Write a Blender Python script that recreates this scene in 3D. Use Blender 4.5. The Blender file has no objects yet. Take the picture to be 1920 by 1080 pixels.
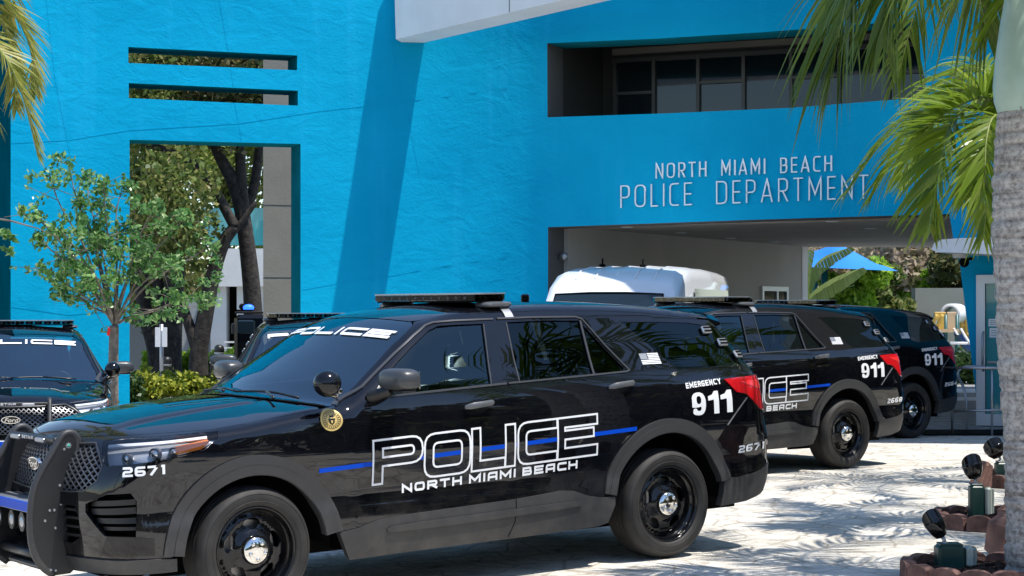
import bpy, math, random
import numpy as np
from mathutils import Vector, Matrix
from mathutils.geometry import delaunay_2d_cdt
random.seed(7); RNG=np.random.default_rng(11)
S=bpy.context.scene; COL=S.collection
# ------------------------------------------------------------ camera, sky, sun, exposure
FPX=3500.0; YH=580.0; CH=1.633
cam=bpy.data.cameras.new('camera'); camo=bpy.data.objects.new('camera',cam); COL.objects.link(camo)
cam.sensor_width=36; cam.lens=36*FPX/1920; cam.shift_y=(YH-540)/1920; cam.clip_end=2000; cam.clip_start=.1
camo.location=(0,0,CH); camo.rotation_euler=(math.pi/2,0,0); S.camera=camo
S.view_settings.view_transform='Standard'; S.view_settings.look='None'; S.view_settings.gamma=1
S.view_settings.exposure=0.56
SUN_AZ=(.9165,-.40); SUN_EL=math.radians(69)
sv=Vector((SUN_AZ[0]*math.cos(SUN_EL),SUN_AZ[1]*math.cos(SUN_EL),math.sin(SUN_EL))).normalized()
W=bpy.data.worlds.new('World'); S.world=W; W.use_nodes=True
nt=W.node_tree; bg=nt.nodes['Background']; sky=nt.nodes.new('ShaderNodeTexSky')
sky.sky_type='NISHITA'; sky.sun_disc=False; sky.sun_elevation=SUN_EL; sky.sun_rotation=math.atan2(SUN_AZ[0],SUN_AZ[1])
sky.air_density=1.0; sky.dust_density=.25; sky.ozone_density=3.0
nt.links.new(sky.outputs[0],bg.inputs[0]); bg.inputs[1].default_value=.15
sl=bpy.data.lights.new('sun','SUN'); sl.energy=4.2; sl.angle=math.radians(.5); sl.color=(1,.955,.89)
so=bpy.data.objects.new('sun',sl); COL.objects.link(so); so.rotation_euler=(-sv).to_track_quat('-Z','Y').to_euler()
# ------------------------------------------------------------ helpers
def ray(px,py): return ((px-960)/FPX,1.0,(YH-py)/FPX)
def wp(px,py,Y): return Vector(((px-960)/FPX*Y,Y,CH+(YH-py)/FPX*Y))
class MB:
    def __init__(s): s.v=[];s.f=[];s.m=[];s.sm=[];s.n={};s.cu=[]
    def add(s,V,F,m=0,smooth=False,N=None):
        o=len(s.v); s.v.extend([tuple(map(float,p)) for p in V])
        if N is not None:
            for i,n in enumerate(N): s.n[o+i]=tuple(map(float,n))
        for f in F:
            s.f.append(tuple(i+o for i in f)); s.m.append(m); s.sm.append(smooth or N is not None); s.cu.append(N is not None)
        return s
    def box(s,c,d,m=0,R=None,bev=0.):
        x,y,z=[q/2 for q in d]; c=Vector(c)
        if bev<=0:
            P=[Vector((a*x,b*y,e*z)) for e in(-1,1) for b in(-1,1) for a in(-1,1)]
            F=[(0,2,3,1),(4,5,7,6),(0,1,5,4),(2,6,7,3),(0,4,6,2),(1,3,7,5)]
        else:
            b=min(bev,x*.9,y*.9,z*.9); P=[];F=[]
            rings=[(-z,b),(-z+b,0),(z-b,0),(z,b)]
            for zz,i in rings:
                X,Y=x-i,y-i
                P+=[Vector(q) for q in ((-X+b,-Y,zz),(X-b,-Y,zz),(X,-Y+b,zz),(X,Y-b,zz),(X-b,Y,zz),(-X+b,Y,zz),(-X,Y-b,zz),(-X,-Y+b,zz))]
            for k in range(3):
                for j in range(8): F.append((k*8+j,k*8+(j+1)%8,k*8+8+(j+1)%8,k*8+8+j))
            F.append(tuple(range(7,-1,-1))); F.append(tuple(range(24,32)))
        if R is not None: P=[R@p for p in P]
        return s.add([c+p for p in P],F,m)
    def tube(s,pts,r,n=10,m=0,cap=True,closed=False):
        pts=[Vector(p) for p in pts]; k=len(pts)
        rs=r if isinstance(r,(list,tuple)) else [r]*k
        V=[];F=[]; up=None
        for i,p in enumerate(pts):
            t=(pts[min(i+1,k-1)]-pts[max(i-1,0)])
            if t.length<1e-9: t=Vector((0,0,1))
            t.normalize()
            if up is None:
                up=Vector((0,0,1)) if abs(t.z)<.9 else Vector((1,0,0))
            a=t.cross(up)
            if a.length<1e-6: a=t.cross(Vector((0,1,0)))
            a.normalize(); up=a.cross(t); b=up
            for j in range(n):
                q=2*math.pi*j/n; V.append(p+(a*math.cos(q)+b*math.sin(q))*rs[i])
        for i in range(k-1):
            for j in range(n): F.append((i*n+j,i*n+(j+1)%n,(i+1)*n+(j+1)%n,(i+1)*n+j))
        if cap: F.append(tuple(range(n-1,-1,-1))); F.append(tuple(range((k-1)*n,k*n)))
        return s.add(V,F,m,True)
    def lathe(s,prof,O,A,n=48,m=0,smooth=True):
        """profile [(r,a)] round axis A through O"""
        A=Vector(A).normalized(); t=Vector((0,0,1)) if abs(A.z)<.9 else Vector((1,0,0))
        a=A.cross(t).normalized(); b=A.cross(a); O=Vector(O); V=[];F=[]
        for r,h in prof:
            for j in range(n):
                q=2*math.pi*j/n; V.append(O+A*h+(a*math.cos(q)+b*math.sin(q))*r)
        for i in range(len(prof)-1):
            for j in range(n): F.append((i*n+j,i*n+(j+1)%n,(i+1)*n+(j+1)%n,(i+1)*n+j))
        return s.add(V,F,m,smooth)
    def sphere(s,c,r,m=0,n=20,k=12,sc=(1,1,1),ex=1.0):
        V=[];F=[]
        def pw(q): return math.copysign(abs(q)**ex,q)
        for i in range(k+1):
            t=math.pi*i/k-math.pi/2
            for j in range(n):
                p=2*math.pi*j/n
                V.append((c[0]+r*sc[0]*pw(math.cos(t))*pw(math.cos(p)),c[1]+r*sc[1]*pw(math.cos(t))*pw(math.sin(p)),c[2]+r*sc[2]*pw(math.sin(t))))
        for i in range(k):
            for j in range(n): F.append((i*n+j,i*n+(j+1)%n,(i+1)*n+(j+1)%n,(i+1)*n+j))
        return s.add(V,F,m,True)
    def prism(s,poly,f,h0,h1,m=0,smooth=False):
        """poly 2d -> f(u,v,h)"""
        n=len(poly); V=[f(u,v,h0) for u,v in poly]+[f(u,v,h1) for u,v in poly]
        F=[tuple(range(n-1,-1,-1)),tuple(range(n,2*n))]+[(i,(i+1)%n,n+(i+1)%n,n+i) for i in range(n)]
        return s.add(V,F,m,smooth)
    def build(s,name,mats,parent=None,ang=None,loc=None):
        me=bpy.data.meshes.new(name); me.from_pydata(s.v,[],s.f)
        for mt in (mats if isinstance(mats,(list,tuple)) else [mats]): me.materials.append(mt)
        me.polygons.foreach_set('material_index',s.m); me.polygons.foreach_set('use_smooth',s.sm)
        me.update()
        if ang: me.set_sharp_from_angle(angle=math.radians(ang))
        if s.n and any(s.cu):
            ln=[]
            for p,c in zip(me.polygons,s.cu):
                for vi in p.vertices: ln.append(s.n.get(vi,(0,0,0)) if c else (0,0,0))
            me.normals_split_custom_set(ln)
        o=bpy.data.objects.new(name,me); COL.objects.link(o)
        if parent: o.parent=parent
        if loc is not None: o.location=loc
        return o
def empty(name,loc=(0,0,0),rz=0):
    o=bpy.data.objects.new(name,None); COL.objects.link(o); o.location=loc; o.rotation_euler=(0,0,rz); o.empty_display_size=.2; return o
def tag(o,label=None,cat=None,group=None,kind=None):
    if label:o['label']=label
    if cat:o['category']=cat
    if group:o['group']=group
    if kind:o['kind']=kind
    return o
def children(o): return [c for c in bpy.data.objects if c.parent==o]
def copy_tree(o,parent=None):
    c=o.copy(); COL.objects.link(c); c.parent=parent
    for ch in children(o): copy_tree(ch,c)
    return c
def pip(P,poly):
    P=np.asarray(P,float); x,y=P[:,0],P[:,1]; r=np.zeros(len(P),bool); n=len(poly)
    for i in range(n):
        x1,y1=poly[i];x2,y2=poly[(i+1)%n]
        if y1==y2: continue
        c=((y1>y)!=(y2>y))&(x<(x2-x1)*(y-y1)/(y2-y1)+x1); r^=c
    return r
def dens(poly,res):
    out=[]; n=len(poly)
    for i in range(n):
        a=np.array(poly[i],float);b=np.array(poly[(i+1)%n],float); k=max(1,int(math.ceil(np.linalg.norm(b-a)/res)))
        for j in range(k): out.append(tuple(a+(b-a)*j/k))
    return out
def dens_open(pl,res):
    out=[]
    for i in range(len(pl)-1):
        a=np.array(pl[i],float);b=np.array(pl[i+1],float); k=max(1,int(math.ceil(np.linalg.norm(b-a)/res)))
        for j in range(k): out.append(tuple(a+(b-a)*j/k))
    out.append(tuple(pl[-1])); return out
def smooth_poly(pts,it=2,closed=True):
    for _ in range(it):
        q=[];n=len(pts)
        for i in range(n if closed else n-1):
            a=np.array(pts[i]);b=np.array(pts[(i+1)%n]); q+= [tuple(a*.75+b*.25),tuple(a*.25+b*.75)]
        if not closed: q=[pts[0]]+q+[pts[-1]]
        pts=q
    return pts
def patch(mb,outer,mapf,holes=(),res=.06,off=0.,rim=.012,m=0,side=1,back=False,rim_m=None):
    """triangulated region of a parametric surface, with turned-in rims"""
    loops=[dens(outer,res)]+[dens(h,res) for h in holes]
    pts=[];ed=[]
    for L in loops:
        o=len(pts); pts+=L; ed+=[(o+i,o+(i+1)%len(L)) for i in range(len(L))]
    B=np.array(pts); mn=B.min(0);mx=B.max(0)
    gx=np.arange(mn[0]+res*.5,mx[0],res); gy=np.arange(mn[1]+res*.5,mx[1],res)
    if len(gx) and len(gy):
        G=np.stack(np.meshgrid(gx,gy),-1).reshape(-1,2); k=pip(G,outer)
        for h in holes: k&=~pip(G,h)
        G=G[k]
        if len(G):
            d=np.full(len(G),9.)
            for c in range(0,len(B),400): d=np.minimum(d,np.sqrt(((G[:,None]-B[None,c:c+400])**2).sum(-1)).min(1))
            pts+= [tuple(p) for p in G[d>res*.45]]
    r=delaunay_2d_cdt([Vector(p) for p in pts],ed,[],0,1e-6)
    Q=np.array([tuple(p) for p in r[0]]); T=[tuple(f) for f in r[2]]
    cen=np.array([Q[list(f)].mean(0) for f in T]); k=pip(cen,outer)
    for h in holes: k&=~pip(cen,h)
    T=[t for t,q in zip(T,k) if q]
    P,N=mapf(Q[:,0],Q[:,1]); P=P+N*off
    if side<0: P=P*np.array([1,-1,1]); N=N*np.array([1,-1,1])
    F=[]
    for t in T:
        a,b,c=P[t[0]],P[t[1]],P[t[2]]
        F.append(t if np.dot(np.cross(b-a,c-a),N[t[0]])>0 else t[::-1])
    mb.add(P,F,m,True,N)
    cnt={}
    for t in F:
        for i in range(len(t)):
            e=(t[i],t[(i+1)%len(t)]); cnt[e]=1
    bd=[e for e in cnt if (e[1],e[0]) not in cnt]
    if rim:
        ids=sorted({i for e in bd for i in e}); mp={v:i for i,v in enumerate(ids)}; k=len(ids)
        V=[P[i] for i in ids]+[P[i]-N[i]*rim for i in ids]
        mb.add(V,[(mp[b],mp[a],k+mp[a],k+mp[b]) for a,b in bd],m if rim_m is None else rim_m,False)
    if back: mb.add(P-N*rim,[t[::-1] for t in F],m,True,-N)
def ribbon_pts(pl,w,closed=False):
    """mitred offsets of a 2-d polyline"""
    P=[np.array(p,float) for p in pl]; n=len(P); L=[];R=[]
    for i in range(n):
        a=P[i-1] if (i>0 or closed) else None; b=P[(i+1)%n] if (i<n-1 or closed) else None
        d1=(P[i]-a)/max(np.linalg.norm(P[i]-a),1e-9) if a is not None else None
        d2=(b-P[i])/max(np.linalg.norm(b-P[i]),1e-9) if b is not None else None
        if d1 is None:d1=d2
        if d2 is None:d2=d1
        n1=np.array((-d1[1],d1[0]));n2=np.array((-d2[1],d2[0])); q=n1+n2; l=np.linalg.norm(q)
        q=q/l if l>1e-6 else n1; s=1/max(.35,float(np.dot(q,n1)))
        L.append(P[i]+q*w/2*s);R.append(P[i]-q*w/2*s)
    return L,R
def ribbon(mb,pl,w,mapf,closed=False,off=.003,res=.05,m=0,side=1,thick=0.):
    pl=dens(pl,res) if closed else dens_open(pl,res)
    L,R=ribbon_pts(pl,w,closed); n=len(pl)
    A=np.array(L+R); P,N=mapf(A[:,0],A[:,1]); T=P+N*off
    if side<0: T=T*np.array([1,-1,1]);P=P*np.array([1,-1,1]);N=N*np.array([1,-1,1])
    F=[]
    for i in range(n if closed else n-1):
        j=(i+1)%n; f=(i,n+i,n+j,j)
        a,b,c=T[f[0]],T[f[1]],T[f[2]]
        F.append(f if np.dot(np.cross(b-a,c-a),N[i])>0 else f[::-1])
    mb.add(T,F,m,True,N)
    if thick:
        B=T-N*thick; V=list(T)+list(B); F=[]
        for i in range(n if closed else n-1):
            j=(i+1)%n; F+=[(i,j,2*n+j,2*n+i),(n+j,n+i,3*n+i,3*n+j)]
        if not closed: F+=[(0,n,3*n,2*n),(n-1,2*n-1,4*n-1,3*n-1)]
        mb.add(V,F,m,False)
# ------------------------------------------------------------ materials
def nodes(m): return m.node_tree.nodes,m.node_tree.links
def mat(name,col,rough=.5,metal=0.,spec=.5,coat=0.,coat_r=.03,var=0.,vscale=4.,bump=0.,bscale=40.,col2=None,detail=5):
    m=bpy.data.materials.new(name); m.use_nodes=True; N,L=nodes(m); b=N['Principled BSDF']
    b.inputs['Base Color'].default_value=(*col,1); b.inputs['Roughness'].default_value=rough; b.inputs['Metallic'].default_value=metal
    b.inputs['Specular IOR Level'].default_value=spec; b.inputs['Coat Weight'].default_value=coat; b.inputs['Coat IOR'].default_value=1.6; b.inputs['Coat Roughness'].default_value=coat_r
    if var or bump:
        tc=N.new('ShaderNodeTexCoord')
    if var:
        nz=N.new('ShaderNodeTexNoise'); nz.inputs['Scale'].default_value=vscale; nz.inputs['Detail'].default_value=detail
        L.new(tc.outputs['Object'],nz.inputs['Vector']); r=N.new('ShaderNodeValToRGB')
        c2=col2 or tuple(c*(1-var) for c in col)
        r.color_ramp.elements[0].position=.35; r.color_ramp.elements[1].position=.65
        r.color_ramp.elements[0].color=(*c2,1); r.color_ramp.elements[1].color=(*[min(1,c*(1+var*.3)) for c in col],1)
        L.new(nz.outputs['Fac'],r.inputs['Fac']); L.new(r.outputs['Color'],b.inputs['Base Color'])
    if bump:
        n2=N.new('ShaderNodeTexNoise'); n2.inputs['Scale'].default_value=bscale; n2.inputs['Detail'].default_value=4
        L.new(tc.outputs['Object'],n2.inputs['Vector']); bp=N.new('ShaderNodeBump'); bp.inputs['Strength'].default_value=bump; bp.inputs['Distance'].default_value=.02
        L.new(n2.outputs['Fac'],bp.inputs['Height']); L.new(bp.outputs['Normal'],b.inputs['Normal'])
    return m
def glass(name,tint,gloss_rough=.0,ior=1.5,refl=(1,1,1)):
    m=bpy.data.materials.new(name); m.use_nodes=True; N,L=nodes(m); N.remove(N['Principled BSDF']); o=N['Material Output']
    t=N.new('ShaderNodeBsdfTransparent'); t.inputs[0].default_value=(*tint,1); g=N.new('ShaderNodeBsdfGlossy'); g.inputs['Roughness'].default_value=gloss_rough; g.inputs[0].default_value=(*refl,1)
    f=N.new('ShaderNodeFresnel'); f.inputs['IOR'].default_value=ior; mx=N.new('ShaderNodeMixShader')
    L.new(f.outputs[0],mx.inputs[0]); L.new(t.outputs[0],mx.inputs[1]); L.new(g.outputs[0],mx.inputs[2]); L.new(mx.outputs[0],o.inputs[0]); return m
def leafmat(name,cols,trans=.35,rough=.45):
    m=bpy.data.materials.new(name); m.use_nodes=True; N,L=nodes(m); b=N['Principled BSDF']; o=N['Material Output']
    g=N.new('ShaderNodeNewGeometry'); r=N.new('ShaderNodeValToRGB'); e=r.color_ramp.elements
    e[0].color=(*cols[0],1); e[1].color=(*cols[-1],1)
    for i,c in enumerate(cols[1:-1]): q=e.new((i+1)/(len(cols)-1)); q.color=(*c,1)
    L.new(g.outputs['Random Per Island'],r.inputs['Fac']); L.new(r.outputs['Color'],b.inputs['Base Color'])
    b.inputs['Roughness'].default_value=rough; b.inputs['Specular IOR Level'].default_value=.35
    t=N.new('ShaderNodeBsdfTranslucent'); L.new(r.outputs['Color'],t.inputs[0]); mx=N.new('ShaderNodeMixShader'); mx.inputs[0].default_value=trans
    L.new(b.outputs[0],mx.inputs[1]); L.new(t.outputs[0],mx.inputs[2]); L.new(mx.outputs[0],o.inputs[0]); return m
M={}
M['paint']=mat('black_paint',(.003,.0034,.0055),rough=.4,spec=.0,coat=1.,coat_r=.016)
def dusty(m,col,amt,z0,z1):
    N,L=nodes(m); b=N['Principled BSDF']; tc=N.new('ShaderNodeTexCoord'); sp=N.new('ShaderNodeSeparateXYZ'); L.new(tc.outputs['Object'],sp.inputs[0])
    mr=N.new('ShaderNodeMapRange'); mr.inputs[1].default_value=z0; mr.inputs[2].default_value=z1; mr.inputs[3].default_value=1; mr.inputs[4].default_value=.06; L.new(sp.outputs[2],mr.inputs[0])
    n=N.new('ShaderNodeTexNoise'); n.inputs['Scale'].default_value=7; n.inputs['Detail'].default_value=9; n.inputs['Roughness'].default_value=.7; L.new(tc.outputs['Object'],n.inputs['Vector'])
    r=N.new('ShaderNodeMapRange'); r.inputs[1].default_value=.42; r.inputs[2].default_value=.75; L.new(n.outputs['Fac'],r.inputs[0])
    k=N.new('ShaderNodeMath'); k.operation='MULTIPLY'; L.new(mr.outputs[0],k.inputs[0]); L.new(r.outputs[0],k.inputs[1]); k2=N.new('ShaderNodeMath'); k2.operation='MULTIPLY'; k2.inputs[1].default_value=amt; L.new(k.outputs[0],k2.inputs[0])
    mx=N.new('ShaderNodeMix'); mx.data_type='RGBA'; L.new(k2.outputs[0],mx.inputs[0]); s=b.inputs['Base Color']
    if s.is_linked: L.new(s.links[0].from_socket,mx.inputs[6])
    else: mx.inputs[6].default_value=s.default_value
    mx.inputs[7].default_value=(*col,1); L.new(mx.outputs[2],s)
    if b.inputs['Coat Weight'].default_value>0:
        q=N.new('ShaderNodeMath'); q.operation='MULTIPLY_ADD'; L.new(k2.outputs[0],q.inputs[0]); q.inputs[1].default_value=.5; q.inputs[2].default_value=.014; L.new(q.outputs[0],b.inputs['Coat Roughness'])
    return m
dusty(M['paint'],(.10,.09,.075),.35,.30,.70)
M['gloss']=mat('gloss_black',(.004,.004,.005),rough=.12)
M['plastic']=mat('grey_plastic',(.036,.036,.037),rough=.48,var=.35,vscale=2.2,col2=(.026,.026,.028),bump=.08,bscale=400)
dusty(M['plastic'],(.13,.12,.10),.45,.20,.75)
M['darkplastic']=mat('dark_plastic',(.010,.010,.011),rough=.4)
M['trim']=mat('satin_trim',(.055,.057,.062),rough=.30,metal=.3)
M['mesh']=mat('grille_mesh_grey',(.13,.135,.15),rough=.3,metal=.5)
M['handle']=mat('handle_grey',(.10,.105,.11),rough=.33,coat=.4)
M['mirror']=mat('mirror_grey',(.045,.047,.05),rough=.35,coat=.2)
M['rubber']=mat('tyre_rubber',(.024,.022,.020),rough=.66,var=.45,vscale=7,bump=.15,bscale=120)
M['chrome']=mat('chrome',(.80,.78,.74),rough=.08,metal=1)
M['silver']=mat('silver',(.42,.43,.45),rough=.35,metal=.7)
M['steel']=mat('brake_steel',(.30,.29,.28),rough=.4,metal=.9)
M['void']=mat('dark_void',(.004,.004,.004),rough=.9,spec=.1)
M['white']=mat('decal_white',(.82,.83,.84),rough=.35)
M['blue']=mat('decal_blue',(.0,.060,.50),rough=.4,spec=.15)
M['red']=mat('red_lens',(.55,.006,.012),rough=.12,coat=1)
M['redglow']=mat('red_lens_bright',(.85,.03,.03),rough=.15,coat=1)
M['amber']=mat('amber_lens',(.9,.26,.03),rough=.15,coat=1)
M['gold']=mat('seal_gold',(.62,.45,.16),rough=.4,metal=.2)
M['seat']=mat('seat_cloth',(.012,.012,.014),rough=.8)
M['ws']=glass('windscreen_glass',(.52,.60,.60),ior=2.8,refl=(.74,.92,1.))
M['tint']=glass('tinted_glass',(.14,.185,.18),ior=1.75,refl=(.62,.90,1.))
M['priv']=glass('privacy_glass',(.022,.026,.028),ior=1.5,refl=(.7,.92,1.))
M['lens']=glass('lamp_lens',(.85,.87,.9))
M['smoke']=glass('light_bar_lens',(.55,.57,.58))
M['lampbowl']=mat('lamp_bowl',(.50,.51,.54),rough=.35,metal=.35)
M['teal']=mat('teal_sticker',(.05,.45,.33),rough=.5)
M['powder']=mat('powder_coat_black',(.014,.0145,.016),rough=.38,bump=.1,bscale=300)
def pchip(xs, ys):
    xs=np.asarray(xs,float); ys=np.asarray(ys,float)
    h=np.diff(xs); d=np.diff(ys)/h; m=np.zeros(len(xs))
    for i in range(1,len(xs)-1):
        if d[i-1]*d[i]>0:
            w1=2*h[i]+h[i-1]; w2=h[i]+2*h[i-1]
            m[i]=(w1+w2)/(w1/d[i-1]+w2/d[i])
    m[0]=d[0]; m[-1]=d[-1]
    def f(x):
        x=np.asarray(x,float); xc=np.clip(x,xs[0],xs[-1])
        i=np.clip(np.searchsorted(xs,xc)-1,0,len(xs)-2)
        t=(xc-xs[i])/h[i]
        y=((1+2*t)*(1-t)**2*ys[i]+t*(1-t)**2*h[i]*m[i]+t*t*(3-2*t)*ys[i+1]+t*t*(t-1)*h[i]*m[i+1])
        return y+np.where(x<xs[0],(x-xs[0])*m[0],0)+np.where(x>xs[-1],(x-xs[-1])*m[-1],0)
    return f
def smax(a,b,k):
    h=np.clip(.5+.5*(a-b)/k,0,1)
    return b*(1-h)+a*h+k*h*(1-h)
HALF=pchip([-1.1,-.8,-.4,0,.6,1.6,2.5,3.0,3.4,3.7,4.0],[.905,.935,.955,.972,.978,.978,.975,.968,.945,.905,.85])
DZ=pchip([.15,.30,.42,.50,.60,.72,.85,1.0,1.10,1.17,1.22,1.3,1.45,1.6,1.75],
         [-.06,-.018,-.004,-.006,-.022,-.012,-.002,-.004,-.016,-.034,-.058,-.108,-.195,-.282,-.36])
PROF=pchip([-1.0,-.72,-.4,-.1,.3,.8,1.25,1.55,1.78,1.92,2.1,2.4,2.62,2.74,2.85,3.0,3.3,3.6,3.8,3.9,4.0],
           [1.53,1.592,1.64,1.672,1.695,1.707,1.70,1.672,1.625,1.570,1.462,1.283,1.165,1.158,1.152,1.142,1.112,1.07,1.03,.99,.90])
CROWN=pchip([-1.0,0,1.5,2.0,2.6,3.0,3.6,4.0],[.07,.085,.085,.06,.05,.085,.085,.09])
XR=pchip([.2,.32,.45,.58,.70,.85,1.0,1.15,1.24,1.4,1.55,1.65],[-.90,-.99,-1.06,-1.095,-1.10,-1.06,-1.03,-1.00,-.945,-.84,-.755,-.71])
XF=pchip([.2,.28,.4,.55,.7,.85,.95,1.02,1.1],[3.83,3.90,3.95,3.97,3.965,3.94,3.915,3.885,3.83])
def BF(x,y,z):
    y=np.abs(y)
    ys=HALF(x)+DZ(z)
    t=PROF(x+.2*y*y)-CROWN(x)*y*y
    t=t+.013*(1-np.clip((y-.40)/.10,0,1)**2*(3-2*np.clip((y-.40)/.10,0,1)))*np.clip((x-2.72)/.05,0,1)*np.clip((3.85-x)/.4,0,1)
    a=smax(y-ys,z-t,.075)
    a=smax(a,x-(XF(z)-.24*y*y),.20)
    a=smax(a,XR(z)+.13*y*y-x,.13)
    return a
UR=.96
def per_ray(u):
    u=np.asarray(u,float)
    ox=np.clip(u,0,3.0); th=(u-ox)/UR
    return ox,np.sin(th),np.cos(th)
def per_pt(u,z,off=0.):
    u=np.atleast_1d(np.asarray(u,float)); z=np.broadcast_to(np.asarray(z,float),u.shape)
    ox,dx,dy=per_ray(u); lo=np.zeros_like(u); hi=np.full_like(u,1.7)
    for _ in range(36):
        m=(lo+hi)/2; s=BF(ox+m*dx,m*dy,z)>0
        hi=np.where(s,m,hi); lo=np.where(s,lo,m)
    P=np.stack([ox+lo*dx,lo*dy,z],1)
    N=bnorm(P)
    return P+N*off,N
def top_pt(x,y,off=0.):
    x=np.atleast_1d(np.asarray(x,float)); y=np.asarray(y,float)
    lo=np.full_like(x,.4); hi=np.full_like(x,2.2)
    for _ in range(36):
        m=(lo+hi)/2; s=BF(x,y,m)>0
        hi=np.where(s,m,hi); lo=np.where(s,lo,m)
    P=np.stack([x,y*np.ones_like(x),lo],1); N=bnorm(P)
    return P+N*off,N
def bnorm(P):
    e=2e-3; N=np.zeros_like(P)
    for k in range(3):
        d=np.zeros(3); d[k]=e
        A=P+d; B=P-d
        N[:,k]=BF(A[:,0],A[:,1],A[:,2])-BF(B[:,0],B[:,1],B[:,2])
    return N/np.maximum(np.linalg.norm(N,axis=1,keepdims=True),1e-9)
def to_uz(P):
    x,y,z=P
    if x>3: return 3+UR*np.arctan2(x-3,abs(y)),z
    if x<0: return UR*np.arctan2(x,abs(y)),z
    return x,z
# ------------------------------------------------------------ stroke lettering
def rpath(pts,closed=False,n=4):
    """polyline whose vertices (x,y[,r]) are rounded"""
    out=[];k=len(pts)
    for i,p in enumerate(pts):
        r=p[2] if len(p)>2 else 0
        if r and (closed or 0<i<k-1):
            a=np.array(pts[i-1][:2],float);b=np.array(p[:2],float);c=np.array(pts[(i+1)%k][:2],float)
            u=(a-b);lu=np.linalg.norm(u);v=(c-b);lv=np.linalg.norm(v); q=min(r,lu*.5,lv*.5)
            s=b+u/lu*q;e=b+v/lv*q
            for j in range(n+1):
                t=j/n; out.append(tuple(s*(1-t)**2+b*2*t*(1-t)+e*t*t))
        else: out.append((p[0],p[1]))
    res=[out[0]]
    for q in out[1:]:
        if math.hypot(q[0]-res[-1][0],q[1]-res[-1][1])>1e-5: res.append(q)
    if closed and math.hypot(res[0][0]-res[-1][0],res[0][1]-res[-1][1])<1e-5: res.pop()
    return res
def glyph(ch,w,h,r,thin=False):
    m=h*.5; A=h*.27 if thin else h*.36; lo=h*.45
    G={'P':[([(0,0),(0,h),(w,h,r),(w,lo,r),(0,lo)],0)],'O':[([(0,0,r),(0,h,r),(w,h,r),(w,0,r)],1)],
    'L':[([(0,h),(0,0),(w,0)],0)],'I':[([(w/2,0),(w/2,h)],0)],'C':[([(w,h),(0,h,r),(0,0,r),(w,0)],0)],
    'E':[([(w,h),(0,h),(0,0),(w,0)],0),([(0,m),(w*.92,m)],0)],'N':[([(0,0),(0,h),(w,0),(w,h)],0)],
    'R':[([(0,0),(0,h),(w,h,r),(w,lo,r),(0,lo)],0),([(w*.45,lo),(w,0)],0)],'T':[([(0,h),(w,h)],0),([(w/2,h),(w/2,0)],0)],
    'H':[([(0,0),(0,h)],0),([(w,0),(w,h)],0),([(0,m),(w,m)],0)],'M':[([(0,0),(0,h),(w/2,h*.25),(w,h),(w,0)],0)],
    'A':[([(0,0),(w/2,h),(w,0)],0),([(w*.5*A/h,A),(w-w*.5*A/h,A)],0)] if thin else [([(0,0),(0,h,r),(w,h),(w,0)],0),([(0,A),(w,A)],0)],
    'B':[([(0,0),(0,h),(w*.94,h,r),(w*.94,m,r*.6),(0,m)],0),([(0,0),(w,0,r),(w,m,r*.6),(w*.6,m)],0)],
    'D':[([(0,0),(0,h),(w,h,r*1.6),(w,0,r*1.6)],1)],'S':[([(w,h),(0,h,r),(0,m,r),(w,m,r),(w,0,r),(0,0)],0)],
    'G':[([(w,h),(0,h,r),(0,0,r),(w,0),(w,m),(w*.55,m)],0)],'Y':[([(0,h),(w/2,m),(w,h)],0),([(w/2,m),(w/2,0)],0)],
    '2':[([(0,h),(w,h,r),(w,m,r),(0,m,r),(0,0),(w,0)],0)],'6':[([(w*.95,h),(0,h,r),(0,0,r),(w,0,r),(w,m,r),(0,m)],0)],
    '7':[([(0,h),(w,h,r),(w*.3,0)],0)],'1':[([(w*.2,h),(w*.62,h),(w*.62,0)],0)],'5':[([(w,h),(0,h),(0,m),(w,m,r),(w,0,r),(0,0)],0)],
    '4':[([(w*.8,0),(w*.8,h),(0,h*.35),(w,h*.35)],0)],'9':[([(w*.05,0),(w,0,r),(w,h,r),(0,h,r),(0,m,r),(w,m)],0)],'0':[([(0,0,r),(0,h,r),(w,h,r),(w,0,r)],1)],
    '8':[([(0,0,r),(0,h,r),(w,h,r),(w,0,r)],1),([(0,m),(w,m)],0)],'3':[([(0,h),(w,h,r),(w,0,r),(0,0)],0),([(w*.2,m),(w,m)],0)]}
    return [(rpath(p,bool(c)),bool(c)) for p,c in G[ch]]
def layout(txt,widths,gap,space):
    x=0;out=[];wi=0
    for ch in txt:
        if ch==' ': x+=space; wi+=1; continue
        w=widths.get(ch,widths['*']); out.append((ch,x,w,wi)); x+=w+gap
    return out,x-gap
def strokes(mb,txt,a0,b0,width,height,t,f,widths=None,gap=.22,space=.7,r=.25,thin=False,off=.003,res=.05,thick=0.,m=0,side=1,word=None):
    """text from (a0,b0), total width, letter height, stroke t; f(a,b) array map -> surface params map"""
    widths=widths or {'*':1.,'I':.25,'1':.6,'M':1.25}
    lay,tot=layout(txt,widths,gap,space); k=width/tot; i=0
    for ch,x,w,wi in lay:
        if word is not None and wi!=word: continue
        for pl,cl in glyph(ch,max(w*k-t,1e-4),height-t,r*height,thin):
            pl=[(a0+x*k+t/2+p[0],b0+t/2+p[1]) for p in pl]
            if not cl:
                # butt ends reach the letter's box
                for e,q in ((0,1),(-1,-2)):
                    A=np.array(pl[e]);B=np.array(pl[q]); d=(A-B)/max(np.linalg.norm(A-B),1e-9); pl[e]=tuple(A+d*t/2)
            ribbon(mb,pl,t,f,cl,off+.0004*(i%7),res,m,side,thick); i+=1
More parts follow.
